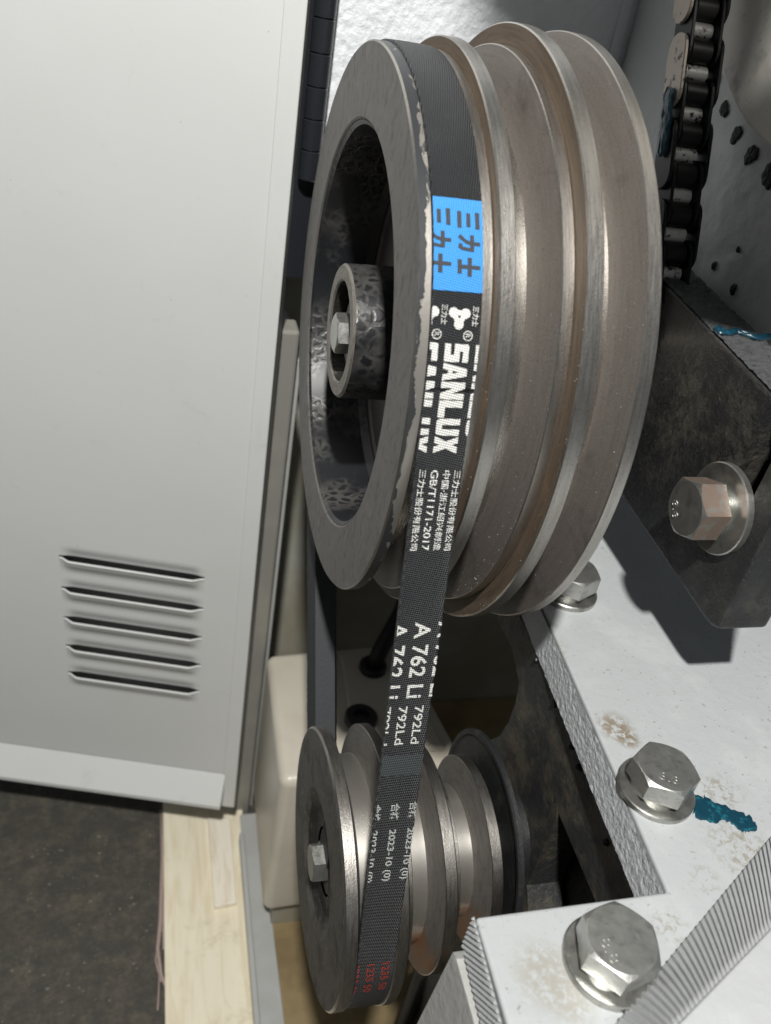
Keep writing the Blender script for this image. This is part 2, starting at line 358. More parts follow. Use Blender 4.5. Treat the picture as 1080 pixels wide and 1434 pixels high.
M_WOOD.mix(M_WOOD.math('MULTIPLY', M_WOOD.ramp(M_WOOD.noise(30, 7, .75, .5), .52, .70), .5), (.45, .37, .24))
M_WOOD2 = M('pale_wood_scrap', (.84, .78, .66), .65); M_WOOD2.mix(M_WOOD2.math('MULTIPLY', M_WOOD2.ramp(M_WOOD2.noise(50, 5, .6, 1., M_WOOD2.scaled(4, .5, 4)), .45, .7), .5), (.60, .50, .36))
M_FRAY = M('pinkish_fray', (.36, .28, .25), .9)
M_BEIGE = M('beige_plastic', (.55, .51, .43), .36); M_BEIGE.bump(M_BEIGE.noise(700, 3), .00005, .5); M_BEIGE.mix(M_BEIGE.math('MULTIPLY', M_BEIGE.ramp(M_BEIGE.noise(40), .5, .75), .35), (.42, .38, .30))
M_RUBBER = M('black_rubber', (.012, .012, .012), .4)
M_LINKT = M('link_plate_tan', (.42, .37, .31), .4, .4); M_LINKT.mix(M_LINKT.ramp(M_LINKT.noise(300, 5), .56, .66), (.05, .05, .045))
M_ROLL = M('chain_roller_greasy', (.012, .012, .013), .35, .3)
M_GAP = M('chain_bush_pale', (.66, .65, .62), .45, .3); M_GAP.mix(M_GAP.ramp(M_GAP.noise(350, 5, .7), .55, .63), (.02, .02, .02))
M_DISC = white_cast('disc_stone_paint', (.66, .625, .57), .0004, 260, .45)
M_DISC.mix(M_DISC.math('MULTIPLY', M_DISC.ramp(M_DISC.noise(90, 6, .7), .52, .68), .5), (.30, .28, .25))

# ------------------------------------------------------------------ setting
ZF = -430
def plane_struct(name, poly, m, thick=(0, 0, -4)):
    V, F = prismVF(poly, thick); me = mesh(name, V, F, poly[0])
    bm = bmesh.new(); bm.from_mesh(me); bmesh.ops.recalc_face_normals(bm, faces=bm.faces); bm.to_mesh(me); bm.free()
    return structure(link(name, me, poly[0], mats=m))
plane_struct('floor', [(-1500, -1500, ZF), (1500, -1500, ZF), (1500, 1500, ZF), (-1500, 1500, ZF)], M_FLOOR)
plane_struct('cabinet_floor', [(14, -420, ZF+14), (420, -420, ZF+14), (420, 205, ZF+14), (14, 205, ZF+14)], M_BROWN, (0, 0, -12))
plane_struct('cabinet_back_wall', [(8, 206, ZF+1), (420, 206, ZF+1), (420, 206, -22), (8, 206, -22)], M_INNER, (0, 3, 0))
# cabinet frame: sill along the floor and the post beside the door
cabt = thing('machine_cabinet', 'pale grey sheet metal machine cabinet with an open louvered door', 'cabinet', (0, 60, ZF)); fr = cabt
sl0, sl1, sr1 = atz(338, 1145, -418), atz(360, 1434, -418), atz(405, 1434, -418)
xs0 = sl0.x; xs1 = sl1.x; 
solid(fr, 'sill', prismVF([(xs1-1, -420, -418), (sr1.x+2, -420, -418), (13.6, 110, -418), (xs0-1, 110, -418)], (0, 0, 3)), M_FRAME, .8)
solid(fr, 'sill_edge', prismVF([(xs1-3, -420, -420), (xs1+.2, -420, -420), (xs0+.2, 92, -420), (xs0-3, 92, -420)], (0, 0, 10)), M_FRAME, .8)
solid(fr, 'post', boxVF((-3.2, 118, ZF+.5), (7.4, 134, aty(412, 462, 120).z)), M_POST, 1.5)
solid(fr, 'post_flange', boxVF((7.6, 126, ZF+.5), (11, 190, -70)), M_FRAME, .6)

# ------------------------------------------------------------------ wood under the cabinet
wl0, wl1 = atz(228, 1130, -424), atz(242, 1434, -424)
pl = thing('wooden_plank', 'pale plywood plank lying on the dark floor below the door', 'plank', (-30, 0, ZF))
solid(pl, 'board', prismVF([(wl1.x-2, -330, ZF+.3), (xs1-1, -330, ZF+.3), (xs0+2, 150, ZF+.3), (wl0.x, 150, ZF+.3)], (0, 0, 8)), M_WOOD, .6)
q = [atz(291, 1148, -421), atz(322, 1150, -421), atz(331, 1268, -421), atz(300, 1274, -421)]
ws = thing('wood_scrap', 'small pale strip of wood lying on the plywood plank', 'wood scrap', (q[3].x, q[3].y, -421.6))
solid(ws, 'strip', prismVF([(p.x, p.y, -421.6) for p in q[::-1]], (0, 0, 4)), M_WOOD2, .5)
frs = thing('frayed_edging', 'pinkish frayed edging strip along the side of the plywood plank', 'edging', (wl0.x-4, 0, ZF))
fp = [atz(x, y, ZF+3) for x, y in ((226, 1135), (228, 1200), (225, 1290), (221, 1330), (226, 1365), (233, 1385))]
solid(frs, 'strand', tubeVF(fp, [1.6, 1.5, 1.5, 1.3, 1.1, .6], 8), M_FRAY, smooth=True)
for pts in (((222, 1310), (218, 1345), (226, 1375)), ((226, 1300), (231, 1308)), ((224, 1350), (222, 1400), (221, 1415)), ((230, 1150), (229, 1250), (229, 1330))):
    solid(frs, 'thread', tubeVF([atz(x, y, ZF+2.5) for x, y in pts], .6, 6), M_FRAY, smooth=True)

rg = random.Random(11); V = []; F = []
for i in range(420):
    x, y, r = rg.uniform(-190, -58), rg.uniform(-90, 115), rg.choice((.3, .4, .5, .7, 1.1)); k = len(V); a = rg.uniform(0, 6.28)
    V += [(x+r*math.cos(a+b)*rg.uniform(.7, 2), y+r*math.sin(a+b), ZF+.02) for b in (0, 2.1, 4.2)] + [(x, y, ZF+r*.9)]
    F += [(k, k+1, k+3), (k+1, k+2, k+3), (k+2, k, k+3)]
M_GRIT = M('floor_grit', (.24, .22, .18), .8); M_GRIT.mix(M_GRIT.ramp(M_GRIT.noise(30), .45, .6), (.09, .08, .065))
gr = link('floor_grit', mesh('floor_grit', V, F, (-120, 0, ZF)), (-120, 0, ZF), mats=M_GRIT); structure(gr, 'stuff'); tag(gr, 'pale grit and crumbs scattered over the dark floor', 'grit')

# ------------------------------------------------------------------ cabinet door with pressed louvers
DE = Vector((-6.8, 95, 0)); AZ = math.radians(105)
du = Vector((-math.sin(AZ), -math.cos(AZ), 0))     # along the door, away from its free edge
dn = Vector((du.y, -du.x, 0)); 
if dn.dot(CAMP-DE) < 0: dn = -dn
def dp(u, z, h=0.): return DE + du*u + dn*h + Vector((0, 0, z))
def door_uz(x, y):
    d = ray(x, y); k = (DE-CAMP).dot(dn)/d.dot(dn); p = CAMP+d*k
    return (p-DE).dot(du), p.z
lips = [((83, 778), (286, 814)), ((84, 823), (287, 857)), ((89, 868), (284, 898)), ((93, 907), (281, 935)), ((97, 943), (276, 969))]
LV = []
for a, b in lips:
    (ua, za), (ub, zb) = door_uz(*a), door_uz(*b); LV.append((min(ua, ub), max(ua, ub), (za+zb)/2))
U0 = sum(l[0] for l in LV)/5; U1 = sum(l[1] for l in LV)/5
zs = [l[2] for l in LV]; zp = (zs[0]-zs[4])/4; zs = [zs[0]-zp*i for i in range(5)]
HU, HD = 9.0, 10.0
DW, ZT, ZB = 330., 330., -352.
FL = 8.2
rowsz = [ZB]
for z in zs[::-1]: rowsz += [z-HD, z+HU]
rowsz += [ZT]
us = [FL, U0, U1, DW]
V = []; F = []; idx = {}
def vid(u, z):
    k = (round(u, 3), round(z, 3))
    if k not in idx: idx[k] = len(V); V.append(dp(u, z))
    return idx[k]
for i in range(len(rowsz)-1):
    for j in range(3):
        if j == 1 and i % 2 == 1: continue
        F.append((vid(us[j], rowsz[i]), vid(us[j+1], rowsz[i]), vid(us[j+1], rowsz[i+1]), vid(us[j], rowsz[i+1])))
door = part(cabt, 'door', V, F, M_DOOR); door['label'] = 'open door with five pressed louvers'; door['_b'] = cabt['_b']
def smooth01(t): t = max(0., min(1., t)); return t*t*(3-2*t)
for z in zs:
    V = []; F = []; NU = 40; NZ = 8
    for (za, zb, sgn) in ((z-HD, z, 1), (z+HU, z+1.1, -1)):
        k = len(V)
        for j in range(NZ+1):
            for i in range(NU+1):
                tu = i/NU; u = U0+(U1-U0)*tu; t = j/NZ
                e = smooth01(min(tu, 1-tu)/.085)
                h = (3.6 if sgn > 0 else -1.8)*e*smooth01(t)**1.2
                zz_ = za+(zb-za)*t
                if j == NZ: zz_ += (-.6*sgn)*(1-e)
                V.append(dp(u, zz_, h))
        for j in range(NZ):
            for i in range(NU):
                a = k+j*(NU+1)+i; F.append((a, a+1, a+NU+2, a+NU+1))
    k = len(V)                                         # folded lip of the hood
    for i in range(NU+1):
        b_ = NZ*(NU+1)+i; V += [V[b_]+Vector((0, 0, .12))+dn*.35, V[b_]+Vector((0, 0, .7))+dn*.1, V[b_]+Vector((0, 0, .7))-dn*.9]
    for i in range(NU):
        b_ = NZ*(NU+1)+i; c_ = k+3*i
        F += [(b_, b_+1, c_+3, c_), (c_, c_+3, c_+4, c_+1), (c_+1, c_+4, c_+5, c_+2)]
    o = part(door, 'louver', V, F, M_DOOR, smooth=True)
solid(door, 'edge_lip', prismVF([dp(0, ZB-33, -.5), dp(FL+.4, ZB-33, -.5), dp(FL+.4, ZT, -.5), dp(0, ZT, -.5)], dn*1.3), M_DOOR, .5, 3)
# bottom flange leaning out of the door
V = [dp(FL-.5, ZB, .2), dp(DW, ZB, .2), dp(DW, ZB-17, 13), dp(FL-.5, ZB-17, 13), dp(DW, ZB-20, 13), dp(FL-.5, ZB-20, 13), dp(DW, ZB-33, -16), dp(FL-.5, ZB-33, -16), dp(FL-.5, ZB, -16)]
part(door, 'bottom_flange', V, [(0, 1, 2, 3), (3, 2, 4, 5), (5, 4, 6, 7), (0, 3, 5, 7, 8)], M_DOOR)
solid(door, 'added_back_skin', prismVF([dp(.3, ZB-32, -16), dp(DW, ZB-32, -16), dp(DW, ZT, -16), dp(.3, ZT, -16)], dn*-1.2), M_FRAME)  # back sheet added so the louver slots stay dark inside
solid(door, 'edge_return', prismVF([dp(.2, ZB-32.5, -.2), dp(1.6, ZB-32.5, -.2), dp(1.6, ZT, -.2), dp(.2, ZT, -.2)], dn*-15), M_FRAME, .3)

# hinge between door and casting
hx, hy = 1.2, 104.
hg = solid(cabt, 'hinge', boxVF((-4.4, 107.5, -22), (6.0, 112, 240)), M_HINGE, .8); hg['label'] = 'black hinge strip with knuckles'; hg['_b'] = cabt['_b']
zt = [aty(455, y, hy).z for y in (75, 122, 168, 212)]
dz = (zt[0]-zt[3])/3
k0 = zt[3]-dz
for i in range(9):
    z0 = k0+dz*i
    V, F, mi = lathe(chain_segs([(0.1, 0), (0.1, 3.8), (.5, 4.3), (dz-.5, 4.3), (dz-.1, 3.8), (dz-.1, 0)], [0]*5), (hx, hy, z0), (0, 0, 1), 32)
    part(hg, 'knuckle', V, F, M_HINGE, smooth=True)

# ------------------------------------------------------------------ headstock casting
hs = thing('headstock_casting', 'rough white painted machine casting behind the large pulley', 'casting', (65, 120, -20))
def rough_sheet(t, name, o, eu, ev, nu, nv, amp, scale, mats, seed=0.):
    o, eu, ev = Vector(o), Vector(eu), Vector(ev); nn = eu.cross(ev).normalized()
    V = []; F = []
    for j in range(nv+1):
        for i in range(nu+1):
            p = o+eu*(i/nu)+ev*(j/nv)
            V.append(p+nn*amp*(mnoise.noise(p*scale+Vector((seed, seed, seed)))+.5*mnoise.noise(p*scale*2.3)))
    for j in range(nv):
        for i in range(nu):
            a = j*(nu+1)+i; F.append((a, a+1, a+nu+2, a+nu+1))
    return part(t, name, V, F, mats, smooth=True)
rough_sheet(hs, 'back_wall', (6.2, 113, -20), (117, 0, 0), (0, 0, 260), 200, 300, .35, .35, M_WROUGH)
solid(hs, 'back_wall_core', boxVF((6.4, 114.2, -20), (140, 124, 240)), M_WROUGH, .5)
solid(hs, 'corner_rib', prismVF([aty(876, -2, 112)+Vector((-1.5, 0, 60)), aty(876, -2, 112)+Vector((4, 0, 60)), aty(862, 84, 112)+Vector((2, 0, -25)), aty(862, 84, 112)+Vector((-3, 0, -25))], (0, 8, 0)), M_WROUGH, 1.2)
rough_sheet(hs, 'side_wall', (131, 113, 10), (0, -190, 0), (0, 0, 230), 140, 170, .5, .12, M_WDIM, 5)
solid(hs, 'side_wall_core', boxVF((132.2, -77, 10), (150, 113.5, 240)), M_WDIM)
# raised round cover and the dark grease prints around it
lathe_part(hs, 'round_cover', [(0, 92.0), (-4.5, 92.0), (-5.5, 90.8), (-5.5, 40), (-5.5, 0)], [0]*4, [M_DISC], (131, -22, 165), (1, 0, 0), 160)
def blobVF(c, nrm, r, h, seed, n=26, squash=1., ang=0.):
    nrm = Vector(nrm).normalized(); u = nrm.orthogonal().normalized(); v = nrm.cross(u)
    rnd = random.Random(seed); ph = [rnd.uniform(0, 6.28) for _ in range(4)]
    V = []; F = []; c = Vector(c)
    rings = ((1., -.15), (.93, .5), (.6, .95), (.25, 1.))
    for (k, hh) in rings:
        for i in range(n):
            a = 2*math.pi*i/n
            rr = r*k*(1+.14*math.sin(2*a+ph[0])+.10*math.sin(3*a+ph[1])+.07*math.sin(7*a+ph[2])*k)
            pu, pv = rr*math.cos(a), rr*math.sin(a)*squash
            ca, sa = math.cos(ang), math.sin(ang)
            V.append(c+u*(pu*ca-pv*sa)+v*(pu*sa+pv*ca)+nrm*h*hh*(1+.3*math.sin(5*a+ph[3])*(k < .9)))
    V.append(c+nrm*h)
    for j in range(3):
        for i in range(n):
            F.append((j*n+i, j*n+(i+1) % n, (j+1)*n+(i+1) % n, (j+1)*n+i))
    F += [(3*n+i, 3*n+(i+1) % n, 4*n) for i in range(n)]
    return V, F
for i, (px, py, r) in enumerate(((1003, 112, 2.0), (1014, 153, 2.5), (1031, 189, 2.8), (1052, 217, 3.2), (1077, 246, 3.8), (1034, 350, 1.0), (1027, 405, 1.8), (1000, 372, 1.4))):
    p = atx(px, py, 130.6)
    V, F = blobVF(p, (-1, 0, 0), r, .5, i+3); part(hs, 'grease_spot', V, F, M_GREASE, smooth=True)
# panel added outside the view to shade the chain; its notch lights the cover
gp = thing('added_shade_panel', 'added white panel outside the view that shades the chain area', 'shade panel', (95, -112, 40))
solid(gp, 'panel', prismVF([(56, -112, 142), (160, -112, 85), (160, -112, 222), (56, -112, 228), (55, -112, 300), (55, -112, 360), (-22, -112, 360), (-20, -112, 305), (14, -112, 285), (26, -112, 245), (34, -112, 200), (46, -112, 160)], (0, 3, 0)), M_WDIM, .6)

solid(gp, 'shade_panel_link', boxVF((134, -108.6, 100), (150, -77.2, 240)), M_WDIM, .6)  # connector added to tie the shading panel to the side wall

# ------------------------------------------------------------------ base plate
ZP = -80.
bp = thing('base_plate', 'white painted cast base plate with a notch for the small pulley', 'base plate', (110, -100, -96))
n1 = Vector((76.2, -55.5, ZP)); n2 = Vector((69.1, -158, ZP)); n3 = Vector((16.4, -158.2, ZP))
ext = n1+(n1-n2)*1.6
poly = [n3, n2, n1, (ext.x, ext.y, ZP), (ext.x, 112, ZP), (240, 112, ZP), (240, -330, ZP), (14.5, -330, ZP)]
poly = [Vector(p) for p in poly]
top = solid(bp, 'plate', prismVF([(p.x, p.y, ZP-15) for p in poly], (0, 0, 15)), M_PLATE, .9, 3)
# rough cast inner edge of the notch
def edge_sheet(t, name, a, b, z0, z1, off, mats, amp=.18, nu=420, nv=26):
    a, b = Vector(a), Vector(b); d = (b-a); nn = Vector((d.y, -d.x, 0)).normalized()
    if nn.x > 0: nn = -nn
    V = []; F = []
    for j in range(nv+1):
        for i in range(nu+1):
            p = a+d*(i/nu); p.z = z0+(z1-z0)*j/nv
            w_ = amp*(mnoise.noise(p*.8)+.7*mnoise.noise(p*1.7))
            V.append(p+nn*(off+w_))
    for j in range(nv):
        for i in range(nu):
            k = j*(nu+1)+i; F.append((k, k+1, k+nu+2, k+nu+1))
    return part(t, name, V, F, mats, smooth=True)
edge_sheet(bp, 'notch_edge', (n2.x, n2.y+.3, 0), (ext.x, ext.y, 0), ZP-15.5, ZP-.9, .6, M_WSIDE)
# milled ribbed side of the plate: real saw-tooth ridges
def ribs(t, name, a, b, down, out, nrib, amp, slant, mats):
    """ribbed strip along a->b, width vector down, ridge height along out"""
    a, b, down, out = Vector(a), Vector(b), Vector(down), Vector(out).normalized()
    V = []; F = []; n = nrib*8; NW = 70
    prof = (0, .75, 1, .3)
    for j in range(NW+1):
        for i in range(n+1):
            s = i/n; f = (i/2 + slant*4*nrib*j/NW/10.)
            ph = f/4 % 1*4; k = int(ph) % 4; fr_ = ph-int(ph)
            h = prof[k]*(1-fr_)+prof[(k+1) % 4]*fr_
            jit = .12*mnoise.noise(Vector((i*.35, j*.07, 3.)))
            V.append(a+(b-a)*s+down*(j/NW)+out*amp*((h+jit)*smooth01(min(j, NW-j)/NW/.05)))
    for j in range(NW):
        for i in range(n):
            k = j*(n+1)+i; F.append((k, k+1, k+n+2, k+n+1))
    return part(t, name, V, F, mats)
ribs(bp, 'ribbed_side', (n3.x-.1, n3.y+.5, ZP-.6), (14.4, -200, ZP-.6), (0, 0, -13.6), (-1, 0, 0), 24, .6, 2.7, M_RIB)
# teal marker paint dab beside the bolt
def dab(t, name, pts, z, rs, mats, seed, h=1.1):
    """lumpy brush stroke lying on the plane z (or any surface given by 3D points)"""
    P = [Vector(p) for p in pts]; V = []; F = []; n = 18; rnd = random.Random(seed)
    nn = z
    L = len(P)
    for i, p in enumerate(P):
        td = (P[min(i+1, L-1)]-P[max(i-1, 0)]).normalized(); sd = td.cross(nn).normalized()
        for k in range(n+1):
            t_ = k/n*2-1
            e = rs[i]*(1+.45*mnoise.noise(Vector((i*1.1+seed, (t_ > 0)*7., 0))))
            hh = h*(1-t_**4)*(.55+.5*mnoise.noise(Vector((i*.9, t_*2.6, seed)))) if abs(t_) < 1 else -.15
            V.append(p+sd*(e*t_)+nn*max(hh, -.15))
    for i in range(L-1):
        for k in range(n):
            a = i*(n+1)+k; F.append((a, a+1, a+n+2, a+n+1))
    return part(t, name, V, F, mats, smooth=True)
def interp(pts, n):
    out = []
    for i in range(n):
        t_ = i/(n-1)*(len(pts)-1); k = min(int(t_), len(pts)-2); f = t_-k
        out.append(tuple(pts[k][c]*(1-f)+pts[k+1][c]*f for c in range(len(pts[0]))))
    return out
dpx = interp([(968, 1124, .6), (973, 1125, 3.6), (985, 1132, 5.0), (998, 1135, 4.4), (1010, 1137, 2.9), (1024, 1143, 2.8), (1036, 1149, 3.6), (1048, 1155, 3.6), (1055, 1160, 2.0), (1059, 1164, .3)], 34)
dab(bp, 'paint_mark', [P3(x, y) for x, y, r in dpx], Vector((0, 0, 1)), [r for *_, r in dpx], M_TEAL, 4., .7)

# upper ribbed block at the front of the plate
fb = thing('ribbed_block', 'white block with a ribbed milled edge on the front of the base plate', 'block', (90, -190, ZP))
ZK = -64.
ka, kb = atz(950, 1434, ZK), atz(1080, 1300, ZK); dirk = (kb-ka); 
A2, B2 = ka-dirk*.6, kb+dirk*.25
pa, pb = atz(862, 1434, -79.5), atz(1080, 1171, -79.5); dirp = pb-pa
A1, B1 = pa-dirp*.25, pb+dirp*.12
kb_poly = [A2, B2, B2+Vector((20, -70, 0)), Vector((200, -320, ZK)), Vector((A2.x-2, -320, ZK))]
V, F = prismVF([Vector((p.x, p.y, ZP+.2)) for p in kb_poly], (0, 0, ZK-ZP-.2)); 
solid(fb, 'block_top', (V, F), M_BLOCK, .5)
def ribs4(t, name, a0, a1, b0, b1, nrib, amp, mats, slant=0.):
    V = []; F = []; n = nrib*8; NW = 36
    nn = (a1-a0).cross(b0-a0).normalized()
    if nn.z < 0: nn = -nn
    for j in range(NW+1):
        for i in range(n+1):
            s = i/n; w_ = j/NW
            p = (a0*(1-s)+a1*s)*(1-w_)+(b0*(1-s)+b1*s)*w_
            h = (.5+.5*math.cos(2*math.pi*(i/8+slant*w_)))
            V.append(p+nn*amp*(h+.15*mnoise.noise(Vector((i*.6, j*.8, 9.))))*smooth01(min(w_, 1-w_)/.07))
    for j in range(NW):
        for i in range(n):
            k = j*(n+1)+i; F.append((k, k+1, k+n+2, k+n+1))
    return part(t, name, V, F, mats, smooth=True)
ribs4(fb, 'ribbed_edge', A1, B1, A2, B2, 46, .75, M_RIB, -1.6)

# grey leg of the casting under the plate corner
lg = thing('support_leg', 'light grey cast support leg below the ribbed plate corner', 'leg', (30, -220, -300))
pl_ = [(15.6, -158.6, ZP-15.2), (15.2, -330, ZP-15.2), (-20, -330, -330), (-14, -205, -330), (6.5, -162, -125), (11.5, -159.5, -104)]
a_, b_ = atx(636, 1324, 13), atx(584, 1434, 9)
lv = [Vector((14.2, -158.8, ZP-15.3)), Vector((12.6, -160.0, a_.z-1)), Vector((b_.x, b_.y, b_.z)), Vector((b_.x-6, b_.y-22, b_.z-60)), Vector((b_.x-16, b_.y-60, b_.z-180)), Vector((14, -330, -330)), Vector((14.4, -330, ZP-15.3))]
V = lv+[p+Vector((70, 0, 0)) for p in lv]; n = len(lv)
F = [(0, 1, n-1), (1, 2, n-1), (2, 3, n-1), (3, 4, n-2), (3, n-2, n-1)] + [(i, (i+1) % n, n+(i+1) % n, n+i) for i in range(n)]
me = mesh('leg_wall', V, F, lg['_b']); bm = bmesh.new(); bm.from_mesh(me); bmesh.ops.recalc_face_normals(bm, faces=bm.faces); bm.to_mesh(me); bm.free()
link('leg_wall', me, parent=lg, mats=M_LEG)

# ------------------------------------------------------------------ bolts
def hexVF(af, h, c, axis, rotz, ch=.97):
    ax = Vector(axis).normalized(); u = ax.orthogonal().normalized(); v = ax.cross(u); c = Vector(c)
    n = 72; rc = af/2*ch; V = []; F = []
    def hexr(a):
        a = (a % (math.pi/3))-math.pi/6; return af/2/math.cos(a)
    rings = []
    for k in range(4):
        ring = []
        for i in range(n):
            a = 2*math.pi*i/n; r = hexr(a+math.pi/6+0.0)
            if k == 0: rr, z = r, 0
            elif k == 1: rr, z = r, h-(r-rc)*.58
            elif k == 2: rr, z = rc, h
            else: rr, z = rc*.5, h
            d = u*math.cos(a+rotz)+v*math.sin(a+rotz)
            ring.append(len(V)); V.append(c+ax*z+d*rr)
        rings.append(ring)
    V.append(c+ax*h); top_ = len(V)-1
    mi = []
    for k in range(3):
        for i in range(n):
            j = (i+1) % n; F.append((rings[k][i], rings[k][j], rings[k+1][j], rings[k+1][i])); mi.append(1 if k == 0 else 0)
    F += [(rings[3][i], rings[3][(i+1) % n], top_) for i in range(n)]; mi += [0]*n
    F.append(tuple(rings[0][::-1])); mi.append(0)
    return V, F, mi
def ring_pts(ri, ro, h, ch=.35): return [(0, ri), (0, ro), (h-ch, ro), (h, ro-ch), (h, ri), (0, ri)]
def bolt(label, p, axis, rot, af=17., hh=7., wr=12., wh=2.2, spring=True, mark=None, markpx=None, flank=None, group=None, sprh=2.4, m_head=None):
    ax = Vector(axis).normalized(); p = Vector(p)
    t = thing('hex_bolt', label, 'bolt', p, group or 'zinc hex bolts on the machine')
    a = 0.
    if wr:
        lathe_part(t, 'washer', [(x+.05, r) for x, r in ring_pts(5.2, wr, wh)], [0]*5, [M_WASH], p, ax, 64); a += wh
    if spring:
        lathe_part(t, 'spring_washer', [(x+a+.05, r) for x, r in ring_pts(5.0, af/2*.93, sprh, .3)], [0]*5, [M_WASH], p, ax, 48); a += sprh
    V, F, mi = hexVF(af, hh, p+ax*(a+.08), ax, rot)
    o = part(t, 'bolt_head', V, F, [m_head or M_BOLT, flank or m_head or M_BOLT], mi=mi)
    if mark:
        tv, tf = fit_text(mark, af*.34, af*.16, .02)
        zt_ = p+ax*(a+.08+hh)
        on = lambda x, y: CAMP+ray(x, y)*((zt_-CAMP).dot(ax)/ray(x, y).dot(ax))
        m0, m1 = on(*markpx[0]), on(*markpx[1]); u2 = (m1-m0).normalized(); v2 = ax.cross(u2); zt_ = (m0+m1)/2
        V = []; F = []; nv = len(tv)
        for lvl in (-.1, .16):
            for (x, y) in tv: V.append(zt_+u2*(x-af*.17)+v2*(y-af*.08)+ax*lvl)
        F = [tuple(i+nv for i in f) for f in tf]
        # side walls
        cnt = {}
        for f in tf:
            for i in range(len(f)):
                e = (f[i], f[(i+1) % len(f)]); cnt[e] = 1
        for (a1, b1) in cnt:
            if (b1, a1) not in cnt: F.append((a1, b1, b1+nv, a1+nv))
        o['_b'] = t['_b']; part(o, 'grade_mark', V, F, m_head or M_BOLT)
    return t
Zup = (0, 0, 1)
pb1 = P3(917, 1107); pb2 = P3(852, 1348); pb3 = P3(794, 830)
bolt('zinc hex bolt with washer beside the long notch edge and teal paint mark', pb1, Zup, .30, 16.8, 6.4, 11.2, 1.8, True, '8.8', ((925, 1085), (950, 1093)))
bolt('zinc hex bolt with washer at the ribbed corner of the base plate', pb2, Zup, 1.02, 16.8, 6.4, 11.2, 1.8, True, '8.8', ((845, 1312), (864, 1348)))
bolt('zinc hex bolt half hidden behind the large pulley on the base plate', pb3, Zup, .2, 17., 7., 11., 2., True, None)

# ------------------------------------------------------------------ black slotted bracket with its bolt
XB = 107.
bk = thing('slotted_bracket', 'black greasy cast bracket with gritty grey top edge above the base plate', 'bracket', (112, -60, -50))
zt0, zb0 = 30.5, -42.
bq = [atx(x, y, XB) for x, y in ((928, 395), (1080, 552), (1006, 882), (994, 876), (985, 866), (872, 698))]
ftop = bq[1]+(bq[1]-bq[0])*((bq[2].y-bq[1].y)/(bq[1].y-bq[0].y))
tp = [(24, bq[0].z+(24-bq[0].y)*(bq[0].z-bq[1].z)/(bq[0].y-bq[1].y)), (bq[0].y, bq[0].z), (bq[1].y, bq[1].z), (ftop.y, ftop.z)] + [(p.y, p.z) for p in bq[2:]] + [(24, bq[5].z)]
pf = [Vector((XB, y, z)) for y, z in tp]
# face with a slot hole: build the prism from two halves round the slot
me = mesh('bracket_body', *prismVF(pf, (17.5, 0, 0)), bk['_b'])
bevel_me(me, 1.3, 3)
bo = link('bracket_body', me, parent=bk, mats=[M_BLK])
# dark slot behind the washer as a recessed pocket cut with a boolean
s0 = atx(1048, 668, XB); s1 = atx(1082, 600, XB)
sd = (s1-s0).normalized()
slot = []
sl_n = Vector((1, 0, 0)).cross(sd).normalized()
ext_s1 = s1+sd*14
for i in range(9):
    a = math.pi*i/8; slot.append(ext_s1+(sl_n*math.cos(a)+sd*math.sin(a))*5.2)
for i in range(9):
    a = math.pi+math.pi*i/8; slot.append(s0-sd*10+(sl_n*math.cos(a)+sd*math.sin(a))*5.2)
cut = bpy.data.objects.new('cutter', mesh('cutter', *prismVF([p-Vector((4, 0, 0)) for p in slot], (16, 0, 0)), bk['_b']))
cbm = bmesh.new(); cbm.from_mesh(cut.data); bmesh.ops.recalc_face_normals(cbm, faces=cbm.faces); cbm.to_mesh(cut.data); cbm.free()
COL.objects.link(cut); cut.location = Vector(bk['_b'])*MM
bo.parent = None; bo.location = Vector(bk['_b'])*MM
md = bo.modifiers.new('b', 'BOOLEAN'); md.operation = 'DIFFERENCE'; md.object = cut; md.solver = 'EXACT'
dg = bpy.context.evaluated_depsgraph_get(); nm = bpy.data.meshes.new_from_object(bo.evaluated_get(dg))
bo.modifiers.clear(); bo.data = nm; bpy.data.objects.remove(cut); bo.location = (0, 0, 0); bo.parent = bk
# gritty grey top skin
TE0 = Vector((XB+.5, ftop.y, ftop.z+.5)); TEV = Vector((0, 24-ftop.y, tp[0][1]-ftop.z))
rough_sheet(bk, 'top_edge', TE0, (16.6, 0, 0), TEV, 40, 260, .55, .5, M_BLKTOP, 2)
tpx = interp([(1004, 458), (1010, 464), (1020, 466), (1030, 463), (1045, 468), (1060, 473), (1082, 471)], 26)
def on_top(x, y):
    d = ray(x, y); o = TE0+Vector((0, 0, .4)); nn = Vector((1, 0, 0)).cross(TEV).normalized()
    return CAMP+d*((o-CAMP).dot(nn)/d.dot(nn)), nn
pts = [on_top(x, y) for x, y in tpx]
dab(bk, 'paint_mark', [p for p, _ in pts], pts[0][1], [.3]+[1.7]*6+[1.3]*18+[.3], M_TEAL, 9., 1.3)
pbk = atx(1012, 712, XB)
bolt('zinc hex bolt with coppery flanks and wide washer on the black bracket', pbk, (-1, 0, 0), .62, 17., 9., 14.2, 2.2, True, '8.8', ((945, 694), (945, 732)), M_COPPER, sprh=1.8)
# rear arm carrying the bracket on the casting
solid(bk, 'rear_arm', boxVF((XB+1, 24.2, bq[5].z+1), (XB+17, 112.5, 28)), M_BLK, 1.)

